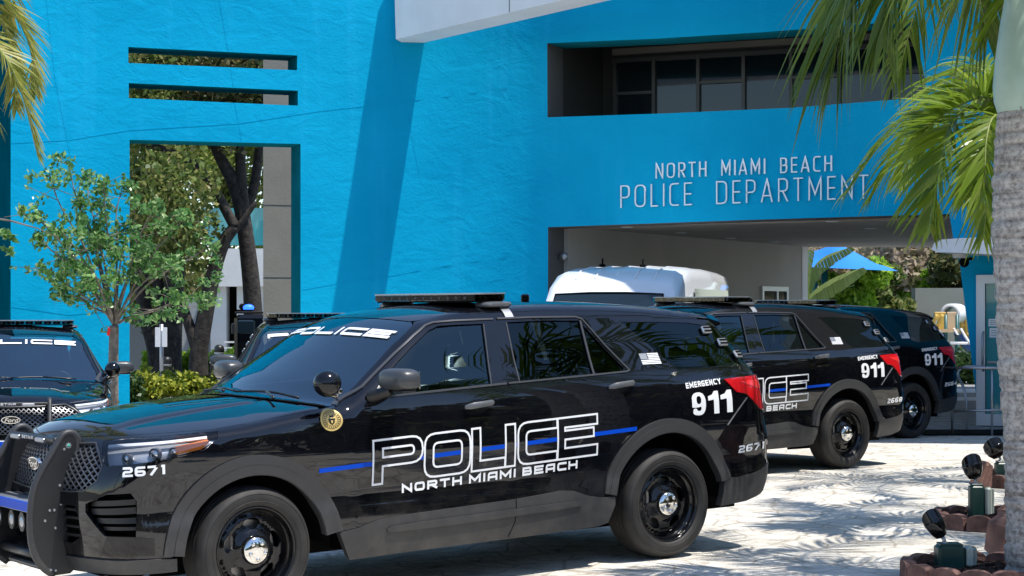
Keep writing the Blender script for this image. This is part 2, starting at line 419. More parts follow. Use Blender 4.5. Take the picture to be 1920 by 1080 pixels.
def fontmesh(txt,bold=0.):
    cu=bpy.data.curves.new('tmp','FONT'); cu.body=txt; cu.offset=bold; cu.resolution_u=4
    o=bpy.data.objects.new('tmp',cu); COL.objects.link(o); dg=bpy.context.evaluated_depsgraph_get(); e=o.evaluated_get(dg); me=e.to_mesh()
    V=np.array([v.co[:] for v in me.vertices]); F=[tuple(p.vertices) for p in me.polygons]; e.to_mesh_clear()
    bpy.data.objects.remove(o); bpy.data.curves.remove(cu); return V,F
# ------------------------------------------------------------ the patrol car
UC=3+UR*math.pi/2; UB=-UR*math.pi/2
HOODL=[(4.508,.980),(4.30,.985),(4.10,.996),(3.90,1.006),(3.735,1.012),(3.473,1.024),(3.225,1.036),(2.905,1.073),(2.70,1.098),(2.583,1.112),(2.44,1.128)]
APIL=[(2.40,1.155),(2.27,1.245),(2.136,1.335),(1.95,1.462),(1.80,1.553),(1.726,1.592)]
ROOFL=[(1.60,1.618),(1.30,1.634),(.8,1.640),(.3,1.628),(-.15,1.602),(-.45,1.575)]
HEADL=[(3.905,.985),(3.735,1.000),(3.559,1.008),(3.40,1.018),(3.236,1.024),(3.241,.993),(3.316,.930),(3.42,.905),(3.523,.888),(3.693,.868),(3.807,.856),(3.845,.872)]
TAILL=[(-.500,1.152),(-.62,1.160),(-.80,1.166),(-.98,1.155),(-1.02,1.08),(-.90,1.03),(-.84,.92),(-.77,.925),(-.716,.938),(-.631,1.047),(-.569,1.062)]
QUART=[(.185,1.553),(-.20,1.548),(-.50,1.535),(-.72,1.50),(-.78,1.36),(-.76,1.243),(-.45,1.238),(-.15,1.234)]
GRILL=[(4.508,.955),(4.2,.960),(3.955,.972),(3.90,.93),(3.845,.855),(3.862,.775),(3.95,.716),(4.06,.706),(4.508,.700)]
FOGH=[(3.936,.647),(3.80,.705),(3.679,.713),(3.652,.669),(3.657,.475),(3.815,.478),(3.936,.600)]
LOWG=[(4.508,.635),(4.02,.630),(3.985,.56),(3.98,.46),(4.06,.42),(4.508,.42)]
def arc(cx,cz,r,a0,a1,n=22):
    return [to_uz_side(cx+r*math.cos(math.radians(a0+(a1-a0)*i/n)),cz+r*math.sin(math.radians(a0+(a1-a0)*i/n))) for i in range(n+1)]
def to_uz_side(x,z):
    if 0<=x<=3: return (x,z)
    lo,hi=0.,1.3
    for _ in range(36):
        m=(lo+hi)/2
        if BF(x,m,z)>0: hi=m
        else: lo=m
    return (float(to_uz((x,lo,z))[0]),z)
FC=(3.024,.335); RC=(0.,.355)
SILL=[(2.372,.415),(2.23,.452),(2.068,.466),(1.70,.478),(1.263,.492),(1.0,.510),(.90,.518),(.80,.508),(.687,.470),(.575,.450)]
DOORF_T=[(2.458,1.128),(2.268,1.226),(2.13,1.315),(1.985,1.408),(1.82,1.508),(1.70,1.570),(1.64,1.586),(1.5,1.593),(1.19,1.600)]
def front_door_poly():
    return [(2.376,.418),(2.386,.651),(2.402,.83),(2.425,1.006),(2.458,1.128)]+DOORF_T[1:]+[(1.225,1.45),(1.268,1.25),(1.272,1.19),(1.258,1.0),(1.250,.7),(1.252,.493)]+SILL[3:0:-1]
def rear_door_poly():
    a=arc(*RC,.545,24,74,12)
    return [(1.244,.494),(1.242,.7),(1.250,1.0),(1.264,1.19),(1.260,1.25),(1.217,1.45),(1.182,1.600),(.9,1.603),(.55,1.598),(.505,1.585),(.40,1.42),(.285,1.262),(.262,1.246),(.14,1.246),(.118,1.18),(.112,1.05)]+[p for p in a[::-1] if p[1]>.56]+[(.56,.458)]+SILL[-2:4:-1]
GLF=[(2.235,1.170),(2.12,1.268),(1.985,1.366),(1.85,1.452),(1.70,1.540),(1.62,1.566),(1.50,1.570),(1.282,1.571),(1.325,1.40),(1.378,1.208),(1.75,1.188),(2.1,1.172)]
GLR=[(1.111,1.576),(.80,1.578),(.528,1.572),(.40,1.375),(.312,1.262),(.330,1.238),(.57,1.231),(.9,1.220),(1.165,1.212),(1.150,1.35)]
PM=per_pt
def inset(poly,d):
    L,R=ribbon_pts(poly,2*d,True); c=np.mean(np.array(poly),0)
    a=sum(np.linalg.norm(np.array(p)-c) for p in L); b=sum(np.linalg.norm(np.array(p)-c) for p in R)
    return [tuple(p) for p in (L if a<b else R)]
def both(fn):
    for sd in (1,-1): fn(sd)
def clip_line(p0,p1,poly):
    """parts of a segment inside poly"""
    k=60; t=np.linspace(0,1,k+1); P=np.array(p0)[None]*(1-t[:,None])+np.array(p1)[None]*t[:,None]; ins=pip(P,poly); out=[];cur=[]
    for p,i in zip(P,ins):
        if i: cur.append(tuple(p))
        else:
            if len(cur)>1: out.append([cur[0],cur[-1]])
            cur=[]
    if len(cur)>1: out.append([cur[0],cur[-1]])
    return out
def make_wheel(root,x,side,cz):
    ys=side*.955; A=Vector((0,side,0)); O=Vector((x,ys,cz))
    w=empty('wheel',O); w.parent=root
    b=MB(); prof=[(.246,-.012),(.252,.002),(.262,.010),(.285,.016),(.31,.018),(.328,.013),(.340,.000),(.349,-.018),(.354,-.030)]
    for q in range(5):
        a0=-.034-q*.036; prof+=[(.3555+.003*(1-abs(q-2)/2),a0),(.3565+.003*(1-abs(q-2)/2),a0-.026),(.349,a0-.028),(.349,a0-.034)]
    prof+=[(.352,-.216),(.340,-.232),(.30,-.245),(.25,-.235)]
    b.lathe(prof,(0,0,0),A,72)
    # raised ring and sidewall ribs
    b.lathe([(.275,.0142),(.277,.0165),(.279,.0150)],(0,0,0),A,72); b.lathe([(.318,.0168),(.3205,.0185),(.323,.0150)],(0,0,0),A,72)
    b.build('tyre',M['rubber'],w,38)
    b=MB(); b.lathe([(.249,-.020),(.2505,-.004),(.247,.002),(.241,.003),(.236,-.003),(.232,-.018),(.226,-.034),(.219,-.040),(.214,-.050),(.209,-.066),(.206,-.075)],(0,0,0),A,72)
    def disc(u,v):
        r=np.hypot(u,v); a=np.interp(r,[.0,.085,.10,.125,.155,.178,.195,.208],[-.016,-.020,-.026,-.044,-.052,-.050,-.058,-.073])
        e=1e-3; ar=(np.interp(r+e,[.0,.085,.10,.125,.155,.178,.195,.208],[-.016,-.020,-.026,-.044,-.052,-.050,-.058,-.073])-a)/e
        P=np.stack([u,side*a,v],1); rr=np.maximum(r,1e-6); N=np.stack([-ar*u/rr,np.full_like(u,side*1.),-ar*v/rr],1); N/=np.linalg.norm(N,axis=1,keepdims=True)
        return P,N
    hs=[]
    for k in range(5):
        c=math.radians(90+72*k); h=[]
        for q in range(20):
            t=2*math.pi*q/20; rr=.149+.033*math.sin(t)*(1 if math.sin(t)>0 else .95); aa=c+(.36*math.cos(t))*(1 if math.sin(t)>0 else .82)
            h.append((rr*math.cos(aa),rr*math.sin(aa)))
        hs.append(h)
    out=[(.208*math.cos(2*math.pi*i/72),.208*math.sin(2*math.pi*i/72)) for i in range(72)]
    patch(b,out,disc,hs,res=.014,rim=.018)
    b.build('rim',M['gloss'],w,None)
    b=MB(); b.lathe([(.0,.020),(.03,.0195),(.055,.016),(.072,.008),(.080,-.004),(.084,-.020)],(0,0,0),A,40)
    for k in range(5):
        t=math.radians(54+72*k); b.sphere((.048*math.cos(t),side*.0165,.048*math.sin(t)),.0125,n=12,k=8)
    b.build('centre_cap',M['chrome'],w)
    b=MB(); b.lathe([(.0,-.105),(.165,-.105),(.168,-.11),(.168,-.125),(0,-.125)],(0,0,0),A,40); b.box((.10*math.cos(.35),side*-.095,.12*math.sin(.35)),(.05,.04,.12),0,bev=.01)
    b.build('brake_disc',M['steel'],w,30)
    b=MB(); b.lathe([(.205,-.075),(.215,-.13),(.225,-.2),(.0,-.2)],(0,0,0),A,40); b.build('wheel_barrel',M['void'],w,30)
    return w
def make_car():
    root=empty('police_car')
    # --- painted shell
    b=MB()
    af=arc(*FC,.50,2,176,30); ar=arc(*RC,.52,4,168,30)
    outer=list(HOODL)+APIL+ROOFL+[(-.60,1.555),(-.80,1.535),(-.90,1.38),(-.93,1.24),(-.97,1.17),(-1.03,1.0),(-1.04,.70),(-1.03,.60),(-.95,.585),(-.806,.562),(-.684,.515),(-.57,.495)]
    rear_arch=[p for p in ar[::-1] if not(p[0]<-.2 and p[1]<.50)]
    front_arch=[p for p in af[::-1] if not(p[0]<2.6 and p[1]<.42)]
    outer+=rear_arch+[(.575,.44)]+[(p[0],p[1]-.012) for p in SILL[-2::-1]]+[(2.50,.40)]+front_arch+[(3.545,.350),(3.75,.348),(3.90,.345),(4.0,.345),(4.2,.345),(4.508,.345)]
    dF=inset(front_door_poly(),-.0025); dR=inset(rear_door_poly(),-.0025)
    holes=[dF,dR,inset(QUART,-.002),HEADL,TAILL,FOGH,LOWG]
    # the grille and lower grille touch the centre line: cut from the outline
    g=GRILL
    outer_c=[(4.508,.980)]+outer[1:]
    outer_c=outer_c+[(4.508,.420)]+LOWG[::-1][1:-1]+[(4.508,.635),(4.508,.700)]+GRILL[::-1][1:-1]+[(4.508,.955)]
    holes=[dF,dR,inset(QUART,-.002),HEADL,TAILL,FOGH]
    both(lambda sd: patch(b,outer_c,PM,holes,res=.055,rim=.022,side=sd))
    b.build('body',M['paint'],root)
    # --- hood, roof, windscreen, cowl
    def edge(pl,ins=0.):
        P,_=PM([p[0] for p in pl],[p[1] for p in pl]); return [(p[0],p[1]-ins) for p in P]
    hl=dens_open(HOODL,.04); he=edge(hl,.0); he=[(x-.003,max(y-.004,0)) for x,y in he]
    rear=[(2.712-.2*y*y,y) for y in np.linspace(he[-1][1]-.03,0,10)]
    hp=[p for p in he if p[1]>.001 and p[0]>rear[0][0]+.01]
    hp=[(he[0][0]-.001,0.)]+hp+rear[:-1]; full=hp+[(rear[-1][0],0.)]; full=full+[(x,-y) for x,y in hp[:0:-1]]
    b=MB(); patch(b,full,top_pt,res=.05,rim=.02); b.build('hood',M['paint'],root)
    rl=dens_open([(1.735,1.592)]+ROOFL+[(-.60,1.556)],.06); re_=[(x,y-.002) for x,y in edge(rl)]
    fr=[(1.797-.2*y*y,y) for y in np.linspace(re_[0][1]-.02,0,8)]
    half=fr[::-1]+[p for p in re_ if p[0]<fr[0][0]-.01]; bk=[(-.66,.60),(-.67,.3),(-.67,0)]
    half=half+bk[:-1]; fullr=half+[(-.67,0)]+[(x,-y) for x,y in half[:0:-1]]
    b=MB(); patch(b,fullr,top_pt,res=.06,rim=.015); b.build('roof',M['paint'],root)
    al=dens_open([(2.44,1.128)]+APIL,.05); ae=[(x,y-.004) for x,y in edge(al)]
    top=[(1.803-.2*y*y,y) for y in np.linspace(ae[-1][1]-.012,0,8)]; bot=[(2.655-.2*y*y,y) for y in np.linspace(0,ae[0][1]-.05,8)]
    sidep=[p for p in ae if p[0]<bot[-1][0]-.01 and p[0]>top[0][0]+.005]
    half=bot+sidep+top[:-1]; full=half+[(1.803,0)]+[(x,-y) for x,y in half[:0:-1]]
    ws=MB(); patch(ws,full,top_pt,res=.05,off=-.003,rim=.0); o=ws.build('windscreen',M['ws'],root)
    b=MB(); cw=[(2.708-.2*y*y,y) for y in np.linspace(-.80,.80,20)]+[(2.652-.2*y*y,y) for y in np.linspace(.80,-.80,20)]
    patch(b,cw,top_pt,res=.05,off=-.012,rim=.02); b.build('cowl_panel',M['darkplastic'],root)
    b=MB(); L=[(2.64-.2*y*y,y) for y in np.linspace(-.83,.83,20)]; ribbon(b,L,.03,top_pt,off=-.001); 
    for pl in ([(2.40,.0)],): pass
    b.build('windscreen_seal',M['void'],root)
    # wipers
    for y0,y1 in ((.62,-.02),(-.02,-.62)):
        b=MB(); n=9; P,_=top_pt([2.63-.2*y*y-.05*math.sin(math.pi*i/(n-1)) for i,y in enumerate(np.linspace(y0,y1,n))],np.linspace(y0,y1,n),.022)
        b.tube([tuple(p) for p in P],.008,6); P,_=top_pt(np.linspace(2.69,2.58,5),np.linspace(y0-.05,y0-.33,5),.03); b.tube([tuple(p) for p in P],.009,6); b.build('wiper',M['darkplastic'],root)
    # --- doors
    def door(name,poly,glp,gmat,sd,hx):
        b=MB(); patch(b,poly,PM,[glp],res=.05,rim=.02,side=sd); d=b.build(name,M['paint'],root)
        b=MB(); patch(b,inset(glp,-.002),PM,res=.06,off=-.010,rim=0,side=sd); b.build('window_glass',gmat,d)
        b=MB(); z0=1.083 if name=='front_door' else 1.150
        # grab handle and its bowl
        nn=9; us=np.linspace(hx+.108,hx-.108,nn); zz=np.linspace(z0-.008,z0+.010,nn); of=.012+.030*np.sin(np.linspace(0,math.pi,nn))**.45
        P,N=PM(us,zz); P=P+N*of[:,None]; P=P*np.array([1,sd,1])
        V=[];F=[]
        for i,p in enumerate(P):
            e=1 if 0<i<nn-1 else .55
            for j in range(10):
                t=2*math.pi*j/10; V.append((p[0],p[1]+sd*.011*math.cos(t)*e,p[2]+.019*math.sin(t)*e))
        for i in range(nn-1):
            for j in range(10): F.append((i*10+j,i*10+(j+1)%10,(i+1)*10+(j+1)%10,(i+1)*10+j))
        F+=[tuple(range(10)),tuple(range((nn-1)*10,nn*10))]; b.add(V,F,0,True)
        ell=[(hx+.075*math.cos(t),z0-.004+.042*math.sin(t)) for t in np.linspace(0,2*math.pi,28,endpoint=False)]
        patch(b,ell,PM,res=.03,off=.0012,rim=0,side=sd,m=1)
        b.build('door_handle',[M['handle'],M['gloss']],d,40)
        # satin weather strip round the glass
        b=MB()
        if name=='front_door':
            ribbon(b,DOORF_T[:-1]+[(1.20,1.597)],.009,PM,off=.006,side=sd,thick=.012); ribbon(b,[(2.25,1.160),(1.9,1.176),(1.27,1.202)],.012,PM,off=.008,side=sd,thick=.014)
            ribbon(b,[(1.285,1.568),(1.33,1.40),(1.383,1.205)],.008,PM,off=.004,side=sd,thick=.01)
            patch(b,[(2.25,1.163),(2.17,1.235),(2.13,1.262),(2.105,1.172)],PM,res=.03,off=.003,rim=.003,side=sd)
        else:
            ribbon(b,[(1.17,1.598),(.9,1.600),(.55,1.595),(.505,1.580),(.40,1.415),(.285,1.258),(.275,1.245),(.30,1.236),(.57,1.226),(1.255,1.203)],.010,PM,off=.007,side=sd,thick=.012)
            ribbon(b,[(.520,1.572),(.545,1.42),(.572,1.232)],.014,PM,off=.003,side=sd,thick=.008)
            ribbon(b,[(1.108,1.574),(1.148,1.35),(1.166,1.214)],.010,PM,off=.003,side=sd,thick=.008)
        b.build('window_trim',M['trim'],d)
        return d
    for sd in (1,-1):
        d=door('front_door',front_door_poly(),GLF,M['tint'],sd,1.504); door('rear_door',rear_door_poly(),GLR,M['priv'],sd,.382)
        # mirror
        b=MB(); c=(2.155,sd*1.085,1.262); b.sphere(c,1,0,28,16,(.082,.135,.074),.62)
        V=b.v; b.v=[(x-(abs(y)-.955)*.10+ (.0 if z>c[2] else 0),y,c[2]+(z-c[2])*(1.0 if z>c[2] else .72)) for x,y,z in V]
        b.tube([(2.25,sd*.93,1.172),(2.22,sd*.985,1.185),(2.18,sd*1.05,1.208)],[.040,.034,.030],12,1)
        b.box((2.155-.02,sd*1.085,1.206),(.10,.20,.016),1,bev=.007)
        mm=b.build('side_mirror',[M['mirror'],M['darkplastic']],d,50)
        b=MB(); b.box((2.066,sd*1.085,1.266),(.006,.205,.10),0,bev=.003); b.build('mirror_glass',M['chrome'],mm)
        # quarter glass
        b=MB(); patch(b,QUART,PM,res=.06,off=-.004,rim=.0,side=sd); b.build('quarter_window',M['priv'],root)
        # side marker flashers on the rear pillar
        for u,z in ((-.600,1.477),(-.655,1.391),(-.705,1.306)):
            b=MB(); P,N=PM([u],z,.012); p=P[0]; p[1]*=sd
            nn=Vector((N[0][0],N[0][1]*sd,N[0][2])); t=Vector((0,0,1)); a=nn.cross(t).normalized(); u2=a.cross(nn); R=Matrix((a,nn,u2)).transposed()
            b.box(p,(.085,.022,.058),0,R,.008); q=Vector(p)+nn*.0105
            b.box(q+u2*.012,(.066,.006,.014),1,R); b.box(q-u2*.012,(.066,.006,.014),1,R); b.build('flasher_lamp',[M['silver'],M['void']],root)
        # tail lamp
        b=MB(); patch(b,TAILL,PM,res=.03,off=.008,rim=.03,side=sd); patch(b,[(-.60,1.130),(-.90,1.140),(-.93,1.105),(-.72,1.075)],PM,res=.03,off=.011,rim=.004,m=1,side=sd); b.build('tail_light',[M['red'],M['redglow']],root)
        # headlamp
        b=MB(); patch(b,HEADL,PM,res=.04,off=-.055,rim=0,side=sd); ribbon(b,[(3.86,.965),(3.60,.985),(3.30,1.005)],.014,PM,off=-.012,m=1,side=sd,thick=.01)
        h=b.build('headlight',[M['lampbowl'],M['white']],root)
        b=MB(); patch(b,inset(HEADL,.003),PM,res=.04,off=.001,rim=.004,side=sd); b.build('lamp_lens',M['lens'],h)
        b=MB(); patch(b,[(3.47,.962),(3.300,.992),(3.285,.975),(3.330,.935),(3.46,.912)],PM,res=.03,off=-.012,rim=.02,side=sd); b.build('turn_signal',M['amber'],h)
        for u,z,r in ((3.72,.925,.034),(3.56,.942,.036),(3.46,.940,.026)):
            b=MB(); P,N=PM([u],z,-.05); n3=Vector((N[0][0]+.5,N[0][1]*sd*.6,0)); p=Vector((P[0][0],P[0][1]*sd,P[0][2])); b.lathe([(r,0),(r,.022),(r*.93,.030)],p,n3,20); b.sphere(p+n3.normalized()*.008,r*.88,1,14,8); b.build('projector',[M['silver'],M['chrome']],h,40)
        # fender flares
        def flare(cx,cz,ri,ro,a0,a1):
            b=MB(); I=arc(cx,cz,ri,a0,a1,30); Oo=arc(cx,cz,ro,a0,a1,30)
            patch(b,I+Oo[::-1],PM,res=.035,off=.016,rim=.05,side=sd); Rm=arc(cx,cz,ri+.03,a0,a1,30); ribbon(b,Rm,.05,PM,off=.021,side=sd,thick=.006); b.build('fender_flare',M['plastic'],root)
        flare(*FC,.435,.548,3,172); flare(*RC,.472,.566,12,166)
        # wheel-arch liner
        for cx,cz,r in ((*FC,.49),(*RC,.51)):
            b=MB(); V=[];F=[]
            for i in range(25):
                t=math.pi*(.0+1.0*i/24)
                for y in (.60,.925): V.append((cx+r*math.cos(t),sd*y,cz+r*math.sin(t)))
            for i in range(24): F.append((2*i,2*i+1,2*i+3,2*i+2))
            b.add(V,F,0,True); b.add([(v[0],sd*.601,v[2]) for v in V[::2]]+[(cx+r,sd*.601,.2),(cx-r,sd*.601,.2)],[tuple(range(25))+(26,25)]); b.build('arch_liner',M['void'],root)
        # rocker cladding with its raised moulding
        b=MB(); rk=[(2.500,.400)]+SILL+[(.470,.446),(.470,.395),(.52,.285),(.60,.268),(1.2,.255),(2.0,.245),(2.42,.235),(2.455,.30)]
        patch(b,rk,PM,res=.05,off=.012,rim=.05,side=sd)
        mo=smooth_poly([(2.20,.386),(2.13,.412),(1.5,.428),(.765,.446),(.735,.430),(.765,.408),(1.5,.385),(2.13,.372)],1); patch(b,mo,PM,res=.04,off=.024,rim=.02,side=sd)
        b.build('rocker_panel',M['plastic'],root)
        b=MB(); ribbon(b,[(1.250,.495),(1.250,.40),(1.262,.35),(1.30,.27)],.006,PM,off=.0135,side=sd); b.build('rocker_seam',M['void'],root)
        # lettering on the flanks
        def deco(fn,u0,slope,z0,dirn):
            pass
        s_=1 if sd>0 else -1
        def side_map(ua,za,sl,L):
            # a runs with the reading direction on this flank
            if sd>0: return lambda a,bb: PM(ua-np.asarray(a),za+sl*np.asarray(a)+np.asarray(bb))
            return lambda a,bb: PM(ua-L+np.asarray(a),za+sl*(L-np.asarray(a))+np.asarray(bb))
        f=side_map(2.262,.656,.0415,1.66); sc=1.66/1330.; H=.258
        X=lambda v:(v-128)*sc
        t=.060*1.0; T=.062
        R1,R2=.075,.035
        let=[]
        w=X(402); let.append((rpath([(0,0),(0,H),(w,H,R1*1.3),(w,H*.40,R1*1.3),(T*1.05,H*.40),(T*1.05,0)],True),[rpath([(T*1.05,H*.60),(T*1.05,H*.80),(w-T,H*.80,R2),(w-T,H*.60,R2)],True)]))
        x0,x1=X(413),X(676); let.append((rpath([(x0,0,R1),(x0,H,R1),(x1,H,R1),(x1,0,R1)],True),[rpath([(x0+T,H*.22,R2),(x0+T,H*.78,R2),(x1-T,H*.78,R2),(x1-T,H*.22,R2)],True)]))
        x0,x1=X(686),X(884); let.append((rpath([(x0,0),(x0,H),(x0+T,H),(x0+T,H*.23),(x1,H*.23),(x1,0)],True),[]))
        x0,x1=X(886),X(944); let.append((rpath([(x0,0),(x0,H),(x1,H),(x1,0)],True),[]))
        x0,x1=X(961),X(1203); let.append((rpath([(x1,H),(x0,H,R1),(x0,0,R1),(x1,0),(x1,H*.22),(x0+T,H*.22,R2),(x0+T,H*.78,R2),(x1,H*.78)],True),[]))
        x0,x1=X(1207),X(1458); let.append((rpath([(x0,0),(x0,H),(x1,H),(x1,H*.76),(x0+T*.9,H*.76),(x0+T*.9,H*.685),(x1-.03,H*.685),(x1-.03,H*.47),(x0+T*.9,H*.47),(x0+T*.9,H*.26),(x1,H*.26),(x1,0)],True),[]))
        b=MB()
        for o_,h_ in let:
            patch(b,o_,f,h_,res=.05,off=.0030,rim=0,m=1,side=sd)
            for q in [o_]+h_: ribbon(b,q,.0125,f,True,off=.0042,res=.05,side=sd)
        b.build('police_lettering',[M['white'],M['paint']],root)
        for wd_ in range(3): b=MB(); strokes(b,'NORTH MIAMI BEACH',0,0,1.305,.053,.0140,side_map(2.060,.5925,.0415,1.305),widths={'*':1.5,'I':.36,'M':1.8},gap=.36,space=.72,r=.22,side=sd,word=wd_); b.build('city_lettering',M['white'],root)
        b=MB()
        q=side_map(2.62,.764,.0452,2.345); ribbon(b,[(0,0),(2.345,0)],.026,q,off=.0018,res=.06,side=sd); b.build('blue_stripe',M['blue'],root)
        b=MB(); strokes(b,'EMERGENCY',0,0,.300,.037,.0085,side_map(-.170,1.1055,.06,.30),widths={'*':1.2,'M':1.5},gap=.28,r=.2,side=sd,res=.03); b.build('emergency_lettering',M['white'],root)
        b=MB(); pf=side_map(-.205,.925,.02,.325)
        ol=smooth_poly([(.0,.062),(.0,.150),(.118,.150),(.118,.0),(.008,.0),(.008,.046),(.040,.046),(.046,.028),(.078,.028),(.080,.058),(.06,.052),(.0,.052)],2)
        patch(b,ol,pf,[smooth_poly([(.040,.074),(.040,.126),(.080,.126),(.080,.074)],2)],res=.03,off=.004,rim=0,side=sd)
        for x in (.140,.240): patch(b,[(x+.045,0),(x+.085,0),(x+.085,.150),(x+.054,.150),(x+.035,.128),(x,.118),(x,.090),(x+.045,.094)],pf,res=.03,off=.004,rim=0,side=sd)
        b.build('phone_number',M['white'],root)
        # flag decal
        b=MB(); ff=side_map(.142,1.270,0.,.165)
        for k in range(7): patch(b,[(0 if k<3 else .0,.0055+k*.0105),(.165,.0055+k*.0105),(.165,.0055+k*.0105+.0065),(0,.0055+k*.0105+.0065)] if k<3 else [(.068,.0055+k*.0105),(.165,.0055+k*.0105),(.165,.0055+k*.0105+.0065),(.068,.0055+k*.0105+.0065)],ff,res=.06,off=.003,rim=0,side=sd)
        patch(b,[(0,.038),(.062,.038),(.062,.075),(0,.075)],ff,res=.06,off=.003,rim=0,m=1,side=sd)
        b.build('flag_decal',[M['white'],M['silver']],root)
        # city seal on the fender
        b=MB(); cu_,cz_=2.532,1.050
        def seal(r,dz=0): return [(cu_+r*math.cos(t),cz_+r*.86*math.sin(t)) for t in np.linspace(0,2*math.pi,40,endpoint=False)]
        patch(b,seal(.073),PM,[seal(.060)],res=.03,off=.0030,rim=0,side=sd); patch(b,seal(.060),PM,[seal(.056)],res=.03,off=.0030,rim=0,m=1,side=sd)
        patch(b,seal(.056),PM,[seal(.040)],res=.03,off=.0030,rim=0,side=sd); patch(b,seal(.040),PM,[seal(.037)],res=.03,off=.0030,rim=0,m=1,side=sd); patch(b,seal(.037),PM,res=.03,off=.0030,rim=0,side=sd)
        for k in range(22):
            t=2*math.pi*k/22; ribbon(b,[(cu_+.0435*math.cos(t),cz_+.0435*.86*math.sin(t)),(cu_+.0525*math.cos(t),cz_+.0525*.86*math.sin(t))],.0052,PM,off=.0042,m=1,side=sd)
        ribbon(b,[(cu_-.024,cz_+.006),(cu_+.024,cz_+.006)],.004,PM,off=.0042,m=1,side=sd)
        patch(b,[(cu_-.020,cz_+.003),(cu_+.020,cz_+.003),(cu_+.017,cz_-.016),(cu_,cz_-.028),(cu_-.017,cz_-.016)],PM,res=.02,off=.0042,rim=0,m=1,side=sd); patch(b,[(cu_-.008,cz_-.002),(cu_+.008,cz_-.002),(cu_+.004,cz_-.018),(cu_-.005,cz_-.018)],PM,res=.02,off=.0050,rim=0,side=sd)
        for a in (.5,2.64): ribbon(b,[(cu_-.014*math.cos(a),cz_+.020-.008*math.sin(a)),(cu_+.014*math.cos(a),cz_+.020+.008*math.sin(a))],.006,PM,off=.0045+.0004*a,m=1,side=sd)
        b.build('seal_decal',[M['gold'],M['gloss']],root)
        # bumper break line
        b=MB(); ribbon(b,[(-.632,1.020),(-.56,.93),(-.492,.845)],.006,PM,off=.004,side=sd,thick=.006); b.build('bumper_crease',M['silver'],root)
    # --- rear bumper, tailgate, rear window, spoiler
    b=MB(); rb=[(UB,.60),(-1.03,.595),(-.95,.58),(-.806,.557),(-.684,.510),(-.57,.490),(-.462,.492),(-.452,.40),(-.44,.305),(-.62,.322),(-.72,.36),(-.80,.395),(-.95,.41),(UB,.41)]
    both(lambda sd: patch(b,rb,PM,res=.05,off=.010,rim=.05,side=sd)); b.build('rear_bumper',M['plastic'],root)
    b=MB(); tg=[(UB,1.53),(-1.0,1.53),(-.905,1.38),(-.935,1.24),(-.975,1.17),(-1.035,1.0),(-1.045,.70),(-1.035,.605),(UB,.605)]
    rw=[(UB,1.505),(-1.05,1.50),(-1.0,1.40),(-1.01,1.25),(UB,1.235)]
    tgo=tg[:1]+tg[1:]+[(UB,1.235)]+rw[::-1][1:-1]+[(UB,1.505)]
    both(lambda sd: patch(b,tgo,PM,res=.06,rim=.02,side=sd)); lg=b.build('tailgate',M['paint'],root)
    b=MB(); both(lambda sd: patch(b,rw,PM,res=.06,off=-.004,rim=0,side=sd)); b.build('rear_window',M['priv'],lg)
    b=MB(); V=[];F=[]; ys=np.linspace(-.68,.68,15)
    for y in ys:
        P,_=top_pt([-.44],y); zt=float(P[0,2]); e=abs(y)/.68; k=.05*e**3
        V+=[(-.44,y,zt+.003),(-.60,y,zt-.012),(-.765+k,y,zt-.040),(-.775+k,y,zt-.052),(-.76+k,y,zt-.064),(-.60,y,zt-.080),(-.44,y,zt-.05)]
    for i in range(len(ys)-1):
        for j in range(7): F.append((i*7+j,i*7+(j+1)%7,(i+1)*7+(j+1)%7,(i+1)*7+j))
    F+=[tuple(range(7)),tuple(range(len(V)-7,len(V)))]; b.add(V,F,0,True); b.build('spoiler',M['paint'],root,40)
    # --- front end
    def lattice(b,poly,du,dz,w,off,sd,m=0):
        us=[p[0] for p in poly]; zs=[p[1] for p in poly]; u0,u1,z0,z1=min(us),max(us),min(zs),max(zs); sl=dz/du
        n=int((u1-u0)/du)+int((z1-z0)/dz)+3
        for s_ in (1,-1):
            for k in range(-n,n):
                c=k*du
                A=(u0+c-(0),z0 if s_>0 else z1); Bp=(u0+c+(z1-z0)/sl,z1 if s_>0 else z0)
                for q in clip_line(A,Bp,poly): ribbon(b,q,w,PM,off=off+(.0015 if s_>0 else 0),res=.06,side=sd,m=m,thick=.012)
    b=MB(); both(lambda sd: patch(b,GRILL,PM,res=.06,off=-.06,rim=0,side=sd)); gr=b.build('grille',M['void'],root)
    b=MB(); both(lambda sd: lattice(b,GRILL,.050,.042,.0060,-.014,sd)); b.build('grille_mesh',M['mesh'],gr)
    b=MB(); both(lambda sd: ribbon(b,GRILL[:],.007,PM,off=.002,side=sd,thick=.03)); b.build('grille_surround',M['trim'],gr)
    for sd in (1,-1):
        b=MB(); patch(b,inset(HEADL,-.004),PM,[inset(HEADL,.003)],res=.03,off=.003,rim=.01,side=sd); b.build('lamp_bezel',M['mesh'],root)
    for sd in (1,-1):
        b=MB(); patch(b,FOGH,PM,res=.04,off=-.09,rim=0,side=sd)
        for z,w in ((.66,.030),(.615,.034),(.565,.030),(.52,.022)):
            for q in clip_line((3.66,z),(3.93,z-.012),FOGH): ribbon(b,q,w,PM,off=-.035,side=sd,thick=.03,m=1)
        b.build('fog_lamp_recess',[M['void'],M['darkplastic']],root)
        b=MB(); patch(b,[(3.80,.478),(3.66,.475),(3.575,.462),(3.572,.37),(3.85,.368)],PM,res=.04,off=.004,rim=.006,side=sd); b.build('bumper_corner',M['gloss'],root)
    b=MB(); both(lambda sd: patch(b,LOWG,PM,res=.05,off=-.07,rim=0,side=sd))
    for z in (.46,.51,.56,.605): both(lambda sd: [ribbon(b,q,.014,PM,off=-.02,side=sd,thick=.03,m=1) for q in clip_line((3.97,z),(4.508,z),LOWG)])
    b.build('lower_grille',[M['void'],M['darkplastic']],root)
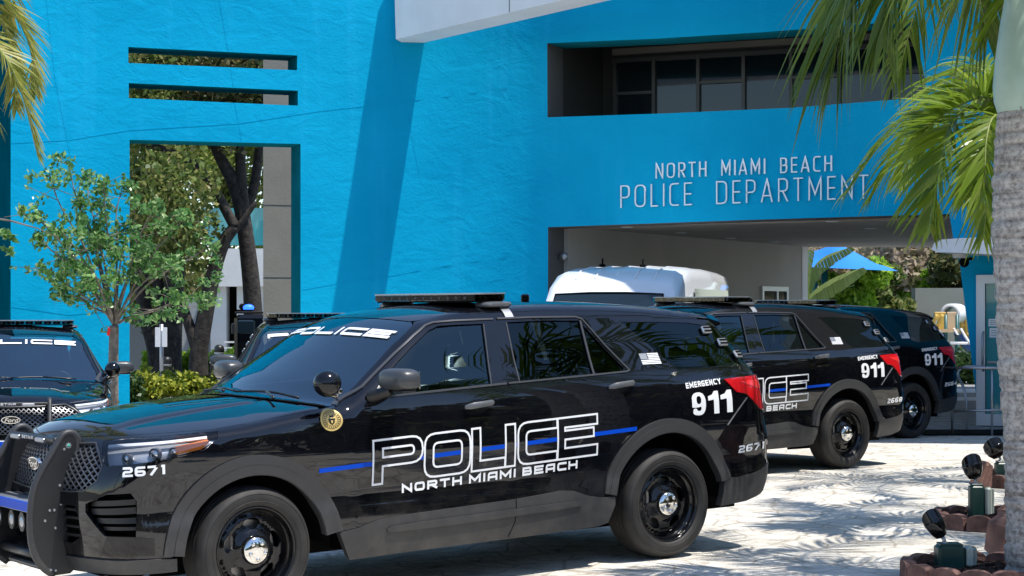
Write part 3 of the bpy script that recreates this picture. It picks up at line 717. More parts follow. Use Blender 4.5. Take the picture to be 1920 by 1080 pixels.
    b=MB(); va=[(UC,.345),(4.0,.345),(3.55,.350),(3.475,.345),(3.475,.275),(3.60,.272),(4.0,.262),(UC,.262)]
    both(lambda sd: patch(b,va,PM,res=.05,off=.012,rim=.06,side=sd)); b.build('front_valance',M['plastic'],root)
    # oval badge with its script
    P,N=PM([UC],.835,.012); bx=float(P[0,0]); e=empty('badge',(bx,0,.835)); e.parent=root
    def oval(b,ry,rz,x0,x1,m):
        b.prism([(ry*math.cos(t),rz*math.sin(t)) for t in np.linspace(0,2*math.pi,36,endpoint=False)],lambda u,v,h:(h,u,v),x0,x1,m)
    b=MB(); oval(b,.088,.036,-.02,.0,0); oval(b,.081,.030,0.0,.002,1); b.build('oval_plate',[M['chrome'],M['gloss']],e)
    V,F=fontmesh('Ford',.005); mn=V.min(0);mx=V.max(0); b=MB(); yy=(V[:,0]-mn[0])/(mx[0]-mn[0])*.118-.059+(V[:,1]-mn[1])*.02; zz=(V[:,1]-mn[1])/(mx[1]-mn[1])*.040-.021
    b.add(np.stack([np.full(len(V),.0035),yy,zz],1),F); b.build('badge_script',M['chrome'],e)
    # push bumper
    pb=empty('push_bumper',(0,0,0)); pb.parent=root
    UPR=[(3.845,1.025),(3.815,.999),(3.807,.97),(3.814,.916),(3.859,.786),(3.878,.738),(3.892,.656),(3.898,.59),(3.888,.457),(3.873,.331),(3.860,.255),(3.879,.239),(3.966,.237),(4.034,.289),(4.075,.359),(4.095,.451),(4.094,.599),(4.076,.72),(4.031,.815),(3.951,.933),(3.907,1.005),(3.88,1.024)]
    UPR=[(x+.005,z) for x,z in UPR]
    for sd in (1,-1):
        b=MB(); b.prism(UPR,lambda u,v,h:(u,sd*h,v),.342,.370); o=b.build('upright',M['powder'],pb)
        b=MB(); fr=[UPR[i] for i in list(range(12,22))+[0,1,2,3,4,5]]; b.tube([(x+.004,sd*.356,z) for x,z in smooth_poly(fr,1,False)],.021,10); b.build('rubber_edge',M['plastic'],o)
        for x,z in ((3.965,.60),(3.992,.60),(3.965,.235+.03),(3.992,.27),(4.02,.545),(3.96,.50),(3.93,.735),(3.925,.63),(3.90,.965-.03)):
            b=MB(); b.lathe([(.0,.006),(.006,.005),(.008,0)],(x+.005,sd*.370,z),(0,sd,0),10); b.build('bolt',M['silver'],o,30)
        b=MB(); V=[(3.905,sd*.347,.955)]; 
        for k in range(16):
            r=.021 if k%2==0 else .012; t=2*math.pi*k/16; V.append((3.88+r*math.cos(t),sd*.3725,.955+r*math.sin(t)))
        b.add([(V[0][0]-.025,sd*.3725,V[0][2])]+V[1:],[(0,k+1,(k+1)%16+1) for k in range(16)]); b.lathe([(.0,.002),(.008,.002),(.008,0)],(3.88,sd*.3725,.955),(0,sd,0),12,1); b.build('star_decal',[M['silver'],M['teal']],o)
    b=MB(); b.box((3.935,0,.985),(.045,.69,.030),0,bev=.008); tb=b.build('top_bar',M['powder'],pb)
    for y in (-.22,.16): 
        b=MB(); b.box((3.958,y,.978),(.03,.12,.026),0,bev=.006); b.build('warning_lamp',M['silver'],tb)
    b=MB()
    def fp(a,bb):
        a=np.asarray(a);P=np.stack([np.full_like(a,3.9595),a,.975+np.asarray(bb)],1); return P,np.tile(np.array([1.,0,0]),(len(a),1))
    strokes(b,'SETINA',-.125,.0,.17,.019,.004,fp,gap=.3,res=.2,off=.001); b.build('maker_lettering',M['white'],tb)
    b=MB(); b.box((4.00,0,.640),(.13,.69,.016),0,bev=.006); b.box((4.068,0,.612),(.012,.69,.055),1,bev=.003); b.box((4.00,0,.585),(.12,.68,.012),0); b.build('middle_bar',[M['silver'],M['blue']],pb)
    for y in (-.28,-.08,.08,.28):
        b=MB(); b.prism([(.048*math.cos(t+.39),.058*math.sin(t+.39)) for t in np.linspace(0,2*math.pi,8,endpoint=False)],lambda u,v,h:(4.00+h,y+u,.515+v),0,.05,0); b.lathe([(0,.058),(.020,.056),(.030,.050)],(4.00,y,.515),(1,0,0),18,1); b.build('lamp',[M['darkplastic'],M['silver']],pb,30)
    b=MB(); b.tube([(4.0,-.33,.335),(4.0,.33,.335)],.028,10); b.box((3.96,0,.27),(.10,.50,.03),0,bev=.01); b.build('bottom_bar',M['powder'],pb)
    # spotlight
    c=Vector((2.566,.985,1.262)); sp=empty('spotlight',c); sp.parent=root
    b=MB(); b.sphere((0,0,0),.079,0,28,18,(1.05,1,.98)); b.build('lamp_shell',M['gloss'],sp)
    b=MB(); b.lathe([(.0,.012),(.045,.010),(.066,.0)],(.035,.01,-.004),(1,.2,-.1),24); b.build('lamp_face',M['chrome'],sp)
    b=MB(); b.tube([(-.02,-.03,-.05),(-.07,-.05,-.075),(-.12,-.10,-.10)],[.018,.014,.012],10); b.box((-.075,-.0,-.045),(.03,.05,.03),0,bev=.006); b.box((-.045,.005,-.07),(.05,.02,.012),0,bev=.004); b.build('bracket',M['chrome'],sp)
    # light bar
    lb=empty('light_bar',(1.17,0,1.700)); lb.parent=root
    def barshape(hw,d,n=6):
        q=[]
        for sy in (1,-1):
            for i in range(n+1):
                t=math.pi/2*i/n; s=math.sin(t);c_=math.cos(t)
                x=d*(1-.0)-d*.75*(1-c_) if sy>0 else d-d*.75*(1-math.cos(math.pi/2-t)); y=(hw-.10+.10*s) if sy>0 else -(hw-.10+.10*math.cos(t))
                q.append((x,y))
        q=[(d,hw-.22),(d*.93,hw-.10),(d*.6,hw-.02),(d*.25,hw),(-d*.7,hw),(-d,hw-.05),(-d,-hw+.05),(-d*.7,-hw),(d*.25,-hw),(d*.6,-hw+.02),(d*.93,-hw+.10),(d,-hw+.22)]
        return q
    b=MB(); b.prism(barshape(.605,.15),lambda u,v,h:(u,v,h),.004,.014); b.build('tray',M['void'],lb)
    b=MB(); b.prism(barshape(.62,.16),lambda u,v,h:(u,v,h),.054,.062); b.build('top_plate',M['silver'],lb)
    b=MB(); b.prism(barshape(.615,.157),lambda u,v,h:(u,v,h),.0145,.0535); b.build('lens',M['smoke'],lb)
    for k in range(12):
        y=-.53+k*.0964
        for x in (.11,-.11):
            b=MB(); b.box((x*.8,y,.033),(.05,.076,.030),0,bev=.004); b.lathe([(0,.002),(.012,.010),(.0145,.02)],(x*.8+math.copysign(.025,x),y,.033),(1 if x>0 else -1,0,0),12,1); b.build('led_module',[M['void'],M['silver']],lb,30)
    for sd in (1,-1):
        b=MB(); b.sphere((-.06,sd*.575,-.012),1,0,20,8,(.115,.085,.020),.6); P,N=PM(np.full(6,1.0+.07),np.linspace(1.662,1.600,6),.006)
        V=[];F=[]
        for p in P:
            for dx in (-.032,.032): V.append((p[0]+dx-1.17,sd*p[1],p[2]-1.700))
        V=[(-.132,sd*.56,-.006),(-.068,sd*.56,-.006)]+V
        for i in range(6): F.append((2*i,2*i+1,2*i+3,2*i+2))
        b.add(V,F,1,True); b.build('foot',[M['handle'],M['silver']],lb,40)
    b=MB(); P,_=top_pt([.44],0.); b.box((.44,0,float(P[0,2])+.022),(.06,.03,.050),0,bev=.008); b.build('antenna',M['gloss'],root)
    # underbody and cabin
    b=MB(); b.box((1.45,0,.36),(4.70,1.20,.24)); b.box((1.47,0,.37),(1.75,1.80,.22)); b.box((3.72,0,.40),(.16,1.2,.30)); b.build('underbody',M['void'],root)
    b=MB(); b.prism([(2.72,.95),(2.60,1.07),(2.25,1.10),(2.02,1.08),(2.00,.70),(2.6,.6)],lambda u,v,h:(u,h,v),-.80,.80); b.box((2.20,.42,1.105),(.22,.40,.05),0,bev=.02); b.build('dashboard',M['seat'],root)
    b=MB(); pts=[(1.93-.09*math.sin(t)*.6,.42+.19*math.cos(t),1.06+.17*math.sin(t)) for t in np.linspace(0,2*math.pi,28)]; b.tube(pts,.014,8,cap=False); b.tube([(1.93,.24,1.06),(1.93,.60,1.06)],.018,6); b.build('steering_wheel',M['darkplastic'],root)
    for x,y in ((1.30,.42),(1.30,-.42)):
        b=MB(); b.box((x+.20,y,.68),(.52,.50,.16),0,bev=.06); b.box((x-.08,y,1.02),(.16,.50,.62),0,Matrix.Rotation(.22,3,'Y')*1.0 if False else Matrix.Rotation(-.2,3,'Y'),bev=.06); b.box((x-.17,y,1.42),(.10,.26,.20),0,bev=.04); b.build('seat',M['seat'],root)
    b=MB(); b.box((.25,0,.86),(.5,1.4,.5),0,bev=.05); b.box((.95,0,.80),(.03,1.5,.60)); 
    for y in np.linspace(-.6,.6,9): b.tube([(.95,y,1.08),(.95,y,1.52)],.006,6)
    b.tube([(.95,-.62,1.52),(.95,.62,1.52)],.012,6); b.tube([(.95,-.64,1.30),(.95,.64,1.30)],.008,6); b.build('partition',M['darkplastic'],root)
    P,_=top_pt([1.88],0.); b=MB(); b.box((1.83,0,1.50),(.03,.24,.07),0,bev=.015); b.tube([(1.86,0,1.52),(1.87,0,1.57)],.01,6); b.build('rear_view_mirror',M['darkplastic'],root)
    b=MB(); patch(b,[(1.99,-.33),(1.99,-.27),(1.965,-.27),(1.965,-.33)],top_pt,res=.05,off=-.006,rim=0); b.build('sticker',M['teal'],root)
    # windscreen lettering
    def fw(a,bb):
        y=np.asarray(a)-.625; s=2.012-np.asarray(bb)*1.0; return top_pt(s-.2*y*y,y)
    b=MB(); strokes(b,'POLICE',0,0,1.25,.074,.0215,fw,widths={'*':1.4,'I':.30},gap=.14,r=.22,off=.003); b.build('windscreen_lettering',M['white'],root)
    for x,cz in ((3.024,.345),(0.,.360)):
        for sd in (1,-1): make_wheel(root,x,sd,cz)
    return root
def fleet_number(root,num):
    for sd in (1,-1):
        for (u0,z0,w,h,sl,t) in ((3.716,.800,.200,.052,-.0,.0125),(-.584,.648,.165,.050,.03,.0115)):
            fm=(lambda a,bb:PM(u0-np.asarray(a),z0+.06*np.asarray(a)+sl*np.asarray(a)+np.asarray(bb))) if sd>0 else (lambda a,bb:PM(u0-w+np.asarray(a),z0+(.06+sl)*(w-np.asarray(a))+np.asarray(bb)))
            b=MB(); strokes(b,num,0,0,w,h,t,fm,widths={'*':1.4,'1':.7},gap=.25,r=.2,off=.005,res=.03,side=sd); b.build('fleet_number',M['white'],root)
def car_matrix(F,O):
    F=Vector(F).normalized(); L=Vector((-F.y,F.x,0)).normalized(); U=F.cross(L)
    m=Matrix((F,L,U)).transposed().to_4x4(); m.translation=Vector(O); return m
def gz(x,y):
    c=np.maximum(0.,1.-np.asarray(x,float)); sm=lambda t:np.clip(t,0,1)**2*(3-2*np.clip(t,0,1))
    return -.026*np.minimum(c,6)-.09*sm(c/2.5)*sm((np.asarray(y,float)-13)/5)
# ------------------------------------------------------------ setting: ground
def groundmat(name,ca,cb,cc,scale=1.,joint=True,rough=.85):
    m=bpy.data.materials.new(name); m.use_nodes=True; N,L=nodes(m); b=N['Principled BSDF']; b.inputs['Roughness'].default_value=rough
    tc=N.new('ShaderNodeTexCoord'); mp=N.new('ShaderNodeMapping'); L.new(tc.outputs['Object'],mp.inputs[0]); mp.inputs['Rotation'].default_value=(0,0,.5)
    def noise(sc,det,ro=.6):
        n=N.new('ShaderNodeTexNoise'); n.inputs['Scale'].default_value=sc; n.inputs['Detail'].default_value=det; n.inputs['Roughness'].default_value=ro; L.new(mp.outputs[0],n.inputs['Vector']); return n
    def ramp(src,p0,p1,c0,c1):
        r=N.new('ShaderNodeValToRGB'); r.color_ramp.elements[0].position=p0; r.color_ramp.elements[1].position=p1; r.color_ramp.elements[0].color=(*c0,1); r.color_ramp.elements[1].color=(*c1,1); L.new(src,r.inputs[0]); return r
    def mix(f,a,c,mode='MIX'):
        x=N.new('ShaderNodeMix'); x.data_type='RGBA'; x.blend_type=mode
        if isinstance(f,float): x.inputs[0].default_value=f
        else: L.new(f,x.inputs[0])
        L.new(a,x.inputs[6]); L.new(c,x.inputs[7]); return x
    base=ramp(noise(.9*scale,8).outputs['Fac'],.36,.60,ca,cb)
    st=ramp(noise(3.3*scale,9,.72).outputs['Fac'],.50,.66,(0,0,0),(1,1,1)); dk=N.new('ShaderNodeRGB'); dk.outputs[0].default_value=(*cc,1)
    x=mix(st.outputs[0],base.outputs[0],dk.outputs[0])
    mp3=N.new('ShaderNodeMapping'); mp3.inputs['Scale'].default_value=(.5,3.2,1); mp3.inputs['Rotation'].default_value=(0,0,.08); L.new(tc.outputs['Object'],mp3.inputs[0]); n3=N.new('ShaderNodeTexNoise'); n3.inputs['Scale'].default_value=1.6*scale; n3.inputs['Detail'].default_value=9; n3.inputs['Roughness'].default_value=.68; L.new(mp3.outputs[0],n3.inputs['Vector'])
    s3=ramp(n3.outputs['Fac'],.50,.68,(1,1,1),(.66,.62,.57)); x=mix(.75,x.outputs[2],s3.outputs[0],'MULTIPLY')
    fine=ramp(noise(38*scale,4).outputs['Fac'],.35,.62,(.72,.72,.72),(1,1,1)); x=mix(.8,x.outputs[2],fine.outputs[0],'MULTIPLY')
    h=noise(24*scale,6)
    bp=N.new('ShaderNodeBump'); bp.inputs['Strength'].default_value=.5; bp.inputs['Distance'].default_value=.015
    if joint:
        vo=N.new('ShaderNodeTexVoronoi'); vo.feature='DISTANCE_TO_EDGE'; vo.inputs['Scale'].default_value=3.2; vo.inputs['Randomness'].default_value=.75; L.new(mp.outputs[0],vo.inputs['Vector'])
        j=ramp(vo.outputs['Distance'],.0,.045,(.50,.46,.40),(1,1,1)); x=mix(.8,x.outputs[2],j.outputs[0],'MULTIPLY')
        ad=N.new('ShaderNodeMath'); ad.operation='MULTIPLY_ADD'; L.new(j.outputs[0],ad.inputs[0]); ad.inputs[1].default_value=.6; L.new(h.outputs['Fac'],ad.inputs[2]); L.new(ad.outputs[0],bp.inputs['Height'])
    else: L.new(h.outputs['Fac'],bp.inputs['Height'])
    L.new(x.outputs[2],b.inputs['Base Color']); L.new(bp.outputs[0],b.inputs['Normal']); return m
M['paver']=groundmat('stamped_concrete',(.78,.74,.66),(.66,.615,.535),(.42,.38,.32))
M['walk']=groundmat('grey_paving',(.36,.36,.35),(.30,.30,.29),(.20,.20,.19),1.2)
M['earth']=groundmat('far_ground',(.20,.19,.16),(.15,.145,.12),(.09,.09,.07),.6,False)
M['mulch']=mat('mulch',(.055,.026,.018),.95,var=.6,vscale=30,bump=1.,bscale=60)
def sheet(name,xs,ys,dz,m):
    X,Y=np.meshgrid(xs,ys,indexing='ij'); Z=gz(X,Y)+dz; nx,ny=X.shape
    V=np.stack([X,Y,Z],-1).reshape(-1,3); F=[(i*ny+j,(i+1)*ny+j,(i+1)*ny+j+1,i*ny+j+1) for i in range(nx-1) for j in range(ny-1)]
    b=MB(); b.add(V,F,0,True); o=b.build(name,m); o['kind']='structure'; return o
xs=np.concatenate([[-400,-100,-40,-20],np.arange(-12,14.1,.5),[20,40,100,400]]); ys=np.concatenate([[-200,-60,-20,-8],np.arange(-4,40.1,.5),[60,120,400,900]])
sheet('ground',xs,ys,-.006,M['earth'])
sheet('driveway',np.concatenate([[-14],np.arange(-12,11.1,.5)]),np.arange(-6,30.1,.5),0.,M['paver'])
# ------------------------------------------------------------ blue facade
def bluewall():
    m=bpy.data.materials.new('blue_stucco'); m.use_nodes=True; N,L=nodes(m); b=N['Principled BSDF']; b.inputs['Roughness'].default_value=.62; b.inputs['Specular IOR Level'].default_value=.06
    tc=N.new('ShaderNodeTexCoord')
    def nz(sc,de,vec=None):
        n=N.new('ShaderNodeTexNoise'); n.inputs['Scale'].default_value=sc; n.inputs['Detail'].default_value=de; L.new(vec or tc.outputs['Object'],n.inputs['Vector']); return n
    r=N.new('ShaderNodeValToRGB'); e=r.color_ramp.elements; e[0].position=.33;e[1].position=.68; e[0].color=(.0,.300,.525,1); e[1].color=(.003,.385,.635,1)
    L.new(nz(.45,8).outputs['Fac'],r.inputs[0])
    # faint vertical weather streaks
    mp=N.new('ShaderNodeMapping'); mp.inputs['Scale'].default_value=(3.,3.,.22); L.new(tc.outputs['Object'],mp.inputs[0]); s=nz(1.3,5,mp.outputs[0])
    r2=N.new('ShaderNodeValToRGB'); r2.color_ramp.elements[0].position=.56; r2.color_ramp.elements[1].position=.78; r2.color_ramp.elements[0].color=(0,0,0,1); r2.color_ramp.elements[1].color=(.34,.34,.34,1); L.new(s.outputs['Fac'],r2.inputs[0])
    mx=N.new('ShaderNodeMix'); mx.data_type='RGBA'; L.new(r2.outputs[0],mx.inputs[0]); L.new(r.outputs[0],mx.inputs[6]); mx.inputs[7].default_value=(.02,.44,.76,1); L.new(mx.outputs[2],b.inputs['Base Color'])
    mp2=N.new('ShaderNodeMapping'); mp2.inputs['Scale'].default_value=(1.,1.,1.5); L.new(tc.outputs['Object'],mp2.inputs[0])
    a=nz(2.2,4,mp2.outputs[0]); c=nz(9,5,mp2.outputs[0]); d=nz(26,6)
    a.inputs['Distortion'].default_value=1.2; c.inputs['Distortion'].default_value=1.8
    q=N.new('ShaderNodeMath'); q.operation='MULTIPLY_ADD'; L.new(c.outputs['Fac'],q.inputs[0]); q.inputs[1].default_value=.32; L.new(a.outputs['Fac'],q.inputs[2])
    q2=N.new('ShaderNodeMath'); q2.operation='MULTIPLY_ADD'; L.new(d.outputs['Fac'],q2.inputs[0]); q2.inputs[1].default_value=.14; L.new(q.outputs[0],q2.inputs[2])
    bp=N.new('ShaderNodeBump'); bp.inputs['Strength'].default_value=.27; bp.inputs['Distance'].default_value=.05; L.new(q2.outputs[0],bp.inputs['Height']); L.new(bp.outputs[0],b.inputs['Normal']); return m
M['wall']=bluewall()
M['fascia']=mat('white_stucco',(.82,.82,.82),.7,var=.06,vscale=2,bump=.12,bscale=30)
M['greyst']=mat('grey_stucco',(.30,.285,.25),.8,var=.12,vscale=1.2,bump=.15,bscale=25)
M['ceil']=mat('soffit_board',(.40,.37,.335),.8,var=.15,vscale=1.5)
M['white_st']=mat('white_render',(.70,.70,.68),.8,var=.1,vscale=1.5,bump=.15,bscale=20)
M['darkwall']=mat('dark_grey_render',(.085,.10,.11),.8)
M['alu']=mat('aluminium',(.80,.80,.80),.4,metal=.25)
M['alud']=mat('dark_aluminium',(.10,.105,.11),.4,metal=.4)
M['winglass']=mat('dark_window_glass',(.012,.022,.030),.04,spec=.6)
M['tealglass']=mat('teal_door_glass',(.06,.30,.32),.05,spec=.6)
dL=np.array([.942,.335]); dL/=np.linalg.norm(dL); dR=np.array([.9135,-.4067]); dR/=np.linalg.norm(dR)
def kx(px): return (px-960)/FPX
def onL(px):
    k=kx(px); Y=29.3/(1-.3557*k); return np.array([k*Y,Y])
def onR(px):
    k=kx(px); Y=28.98/(1+.4452*k); return np.array([k*Y,Y])
A0=onL(20); A1=onL(768); B0=onR(1027); cx_=(28.98-29.3)/(.3557+.4452); CTL=np.array([cx_,29.3+.3557*cx_])
arcp=[A1*(1-t)**2+CTL*2*t*(1-t)+B0*t*t for t in np.linspace(0,1,25)]
plan=[A0]+arcp+[B0+dR*14]; PL=np.array(plan); SL=np.concatenate([[0],np.cumsum(np.linalg.norm(np.diff(PL,axis=0),axis=1))])
TN=np.diff(PL,axis=0); TN/=np.linalg.norm(TN,axis=1,keepdims=True); TV=np.vstack([TN[:1],(TN[:-1]+TN[1:])/2,TN[-1:]]); TV/=np.linalg.norm(TV,axis=1,keepdims=True)
def FAC(s,z,off=0.):
    s=np.atleast_1d(np.asarray(s,float)); x=np.interp(s,SL,PL[:,0]);y=np.interp(s,SL,PL[:,1]); tx=np.interp(s,SL,TV[:,0]);ty=np.interp(s,SL,TV[:,1]); l=np.hypot(tx,ty); tx/=l;ty/=l
    P=np.stack([x,y,np.broadcast_to(np.asarray(z,float),s.shape)],1); N=np.stack([ty,-tx,np.zeros_like(tx)],1); return P+N*off,N
def fs(px,py):
    """facade coordinates (s,z) of a point on the wall"""
    k=kx(px); g=PL[:,0]-k*PL[:,1]
    for i in range(len(g)-1):
        if g[i]<=0<=g[i+1] or (i==0 and g[0]>0) or i==len(g)-2:
            if i==0 and g[0]>0: t=g[0]/(g[0]-g[1])
            else: t=g[i]/(g[i]-g[i+1])
            s=SL[i]+t*(SL[i+1]-SL[i]); Y=PL[i,1]+t*(PL[i+1,1]-PL[i,1]); return (float(s),float(CH+(YH-py)/FPX*Y))
def FP(l): return [fs(a,b) for a,b in l]
TOPZ=9.2; sE=fs(2500,500)[0]; WT=.65
bld=empty('police_station',(0,28.9,0)); tag(bld,'bright blue concave stucco police station with cut out openings and thin metal lettering','building')
slot1=FP([(240.7,88),(557.5,104),(557,131.7),(240.7,118)]); slot2=FP([(241.5,155.6),(558.5,170),(558.5,198),(241.5,184)])
dtl=fs(243,262); dtr=fs(563.5,270); zb=-.5
win=FP([(1026,81),(1230,72.5),(1436,60),(1711,38),(1740,182),(1484,202),(1250,212.5),(1026.5,220)])
cl=fs(1027.5,426); cr=fs(1780,401); c2=fs(1787,445); c3=fs(1846,800)
out=[(0,TOPZ),(0,zb),(dtl[0],zb),dtl,dtr,(dtr[0],zb),(cl[0],zb),cl,fs(1400,412.5),cr,c2,fs(1799,491),(c3[0],zb),(sE,zb),(sE,TOPZ)]
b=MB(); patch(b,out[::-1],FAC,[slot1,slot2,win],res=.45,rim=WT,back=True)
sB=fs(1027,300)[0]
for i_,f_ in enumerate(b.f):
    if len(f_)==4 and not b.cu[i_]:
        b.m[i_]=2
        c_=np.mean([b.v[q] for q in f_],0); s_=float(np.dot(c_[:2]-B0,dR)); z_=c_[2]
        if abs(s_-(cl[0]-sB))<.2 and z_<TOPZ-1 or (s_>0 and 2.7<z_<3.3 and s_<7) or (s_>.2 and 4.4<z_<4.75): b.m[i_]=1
M['reveal']=mat('shade_toned_reveal',(.008,.19,.25),.8,spec=0,var=.2,vscale=2); b.build('facade_wall',[M['wall'],mat('jamb_grey',(.10,.10,.10),.8),M['reveal']],bld)  # reveal colour darkened to carry the shade inside the openings
# control joints: half-round beads in the render
joints=[[(85,-20),(104,150),(128,270),(140,330)],[(408,-20),(428,95)],[(433.5,128),(437.5,161)],[(441,194),(449,235),(452,262)],[(22,268),(130,262),(240,244),(449,231),(600,208),(760,190),(1000,155),(1027,152)],[(770,245),(795,370),(826,545),(834,600)],[(566,543),(640,530),(735,517),(820,500),(1027,468)],[(22,575),(130,590),(244,580)],[(735,80),(745,130),(775,260)]]
b=MB()
for j in joints: ribbon(b,FP(j),.015,FAC,off=.004,res=.3,thick=.008)
b.build('control_joint',M['wall'],bld)
# side return at the left end
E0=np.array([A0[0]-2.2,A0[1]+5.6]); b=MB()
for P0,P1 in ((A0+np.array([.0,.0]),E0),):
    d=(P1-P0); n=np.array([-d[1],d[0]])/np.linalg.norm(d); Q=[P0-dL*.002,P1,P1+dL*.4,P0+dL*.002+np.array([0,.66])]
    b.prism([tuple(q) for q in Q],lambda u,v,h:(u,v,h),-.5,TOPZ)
b.build('end_wall',mat('shade_toned_wall',(.0,.075,.11),.8,spec=0,var=.2,vscale=1.5),bld)  # deep shade on this return is put into its dark teal colour
# sloping white beam along the top
nR=np.array([-.4067,-.9135]); nR/=np.linalg.norm(nR)
pa=fs(795,80); PA,_=FAC([pa[0]],pa[1]); PA=Vector(PA[0]); bd=Vector((.7071,-.7071,.053)); bn=Vector((-.7071,-.7071,0))*.56
b=MB(); PA=PA-bd*.35; lo=[PA,PA+bd*9.5,PA+bd*9.5+bn,PA+bn+bd*.33]; hi=[p+Vector((0,0,1.15)) for p in lo]; hi[3]=hi[3]-bd*.05
b.add(lo+hi,[(0,1,2,3),(4,7,6,5),(3,2,6,7),(0,3,7,4),(1,0,4,5),(2,1,5,6)]); b.build('sloping_beam',M['fascia'],bld)
b=MB(); q=lo[3]+bd*2.45+bn*.004; b.box(q+Vector((0,0,.575)),(.012,.006,1.14),0,Matrix.Rotation(math.radians(-45),3,'Z')); b.build('beam_joint',M['darkwall'],bld)
# unseen slab added above the picture to shade the entrance
b=MB(); b.prism([(5.2,21.9),(14,20.5),(14,29),(7.5,30)],lambda u,v,h:(u,v,h),8.25,8.6); b.build('shade_slab',M['fascia'],bld)
# balcony recess behind the upper opening
def Rw(s,d,z): P,N=FAC([s],z); return Vector((P[0][0]-N[0][0]*d,P[0][1]-N[0][1]*d,z))
s0=win[0][0]; s1=win[4][0]+1.5; zf=4.50; zc=6.0; DEP=2.5
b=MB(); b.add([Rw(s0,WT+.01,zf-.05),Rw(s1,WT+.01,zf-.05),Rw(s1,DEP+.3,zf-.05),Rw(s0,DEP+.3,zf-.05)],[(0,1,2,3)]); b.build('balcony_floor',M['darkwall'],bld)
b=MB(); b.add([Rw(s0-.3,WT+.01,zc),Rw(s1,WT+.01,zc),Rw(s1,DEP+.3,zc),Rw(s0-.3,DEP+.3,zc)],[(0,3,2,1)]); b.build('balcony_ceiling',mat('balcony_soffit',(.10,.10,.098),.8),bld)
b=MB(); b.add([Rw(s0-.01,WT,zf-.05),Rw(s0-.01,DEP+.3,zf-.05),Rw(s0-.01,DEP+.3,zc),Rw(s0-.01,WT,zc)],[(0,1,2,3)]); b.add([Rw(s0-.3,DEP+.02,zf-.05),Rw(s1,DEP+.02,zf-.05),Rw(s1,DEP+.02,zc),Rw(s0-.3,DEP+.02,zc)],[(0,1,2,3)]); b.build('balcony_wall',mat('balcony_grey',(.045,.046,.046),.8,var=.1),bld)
# glazing on the recess's back plane
def onD(px,py,d):
    o=B0-nR*d; k=kx(px); c=o[1]+.4452*o[0]; Y=c/(1+.4452*k); X=k*Y; s=float(np.dot(np.array([X,Y])-o,dR)); return (s,CH+(YH-py)/FPX*Y)
def BK(d):
    o=B0-nR*d
    def f(a,bb):
        a=np.atleast_1d(np.asarray(a,float)); P=np.stack([o[0]+dR[0]*a,o[1]+dR[1]*a,np.broadcast_to(np.asarray(bb,float),a.shape)],1); return P,np.tile(np.array([nR[0],nR[1],0.]),(len(a),1))
    return f
g0=onD(1153,130,DEP)[0]; g1=g0+6.6; gt=onD(1312,106,DEP)[1]; gb=zf
b=MB(); patch(b,[(g0,gb),(g1,gb),(g1,gt),(g0,gt)],BK(DEP-.02),res=1.,rim=0); gl=b.build('balcony_glazing',M['winglass'],bld)
fr=MB(); f=BK(DEP-.03)
ms=[onD(p,150,DEP)[0] for p in (1155,1228,1311,1396,1485,1575,1668)]; ms.append(ms[-1]+.75)
for s_ in ms: ribbon(fr,[(s_,gb),(s_,gt)],.055,f,off=.05,res=2,thick=.06)
ribbon(fr,[(g0-.03,gt),(g1,gt)],.07,f,off=.045,res=9,thick=.06); ribbon(fr,[(g0,gt+.14),(g1,gt+.14)],.10,f,off=.10,res=9,thick=.12,m=1)
zt=onD(1350,154,DEP)[1]
for i in (2,4,6): ribbon(fr,[(ms[i],zt),(ms[i+1],zt)],.05,f,off=.04,res=9,thick=.05)
ribbon(fr,[(ms[0],onD(1190,175,DEP)[1]),(ms[1],onD(1190,175,DEP)[1])],.05,f,off=.04,res=9,thick=.05)
fr.build('window_frame',[M['alud'],M['greyst']],gl)
# carport passage
cz0=2.905; W0=B0+nR*-.05; W1=np.array([6.1,38.6]); dW=(W1-W0)/np.linalg.norm(W1-W0)
b=MB(); th=np.array([-dW[1],dW[0]])*.35
q=[W0+dW*.62,W1,W1+th,W0+dW*.62+th]
b.prism([tuple(p) for p in q][::-1],lambda u,v,h:(u,v,h),-.4,cz0+.05); b.build('passage_wall',mat('passage_grey',(.44,.42,.39),.75,var=.08,vscale=1.),bld)
b=MB(); cpts=[tuple((B0-dR*.3-nR*(WT))),tuple(B0+dR*12-nR*WT),(17,38.8),(4,38.8)]
b.prism(cpts,lambda u,v,h:(u,v,h),cz0+.02,cz0+.35); b.build('passage_ceiling',M['ceil'],bld)
M['lamp_off']=mat('downlight_white',(.8,.8,.78),.4)
for px,py in ((1176,427.5),(1277,438),(1370,448),(1560,417),(1632,430),(1452,455)):
    t=(cz0-CH)*FPX/(YH-py); x=(px-960)/FPX*t
    b=MB(); b.lathe([(0,-.012),(.075,-.012),(.10,-.004),(.105,.0)],(x,t,cz0+.018),(0,0,1),20); b.build('downlight',M['lamp_off'],bld)
q=[W1-dW*.30,W1+dW*.01,W1+dW*.01-np.array([-dW[1],dW[0]])*.012,W1-dW*.30-np.array([-dW[1],dW[0]])*.012]
b=MB(); b.prism([tuple(p) for p in q],lambda u,v,h:(u,v,h),-.4,cz0+.04); b.build('sunlit_end_strip',M['fascia'],bld)  # white strip stands in for sunlight on the end of the wall
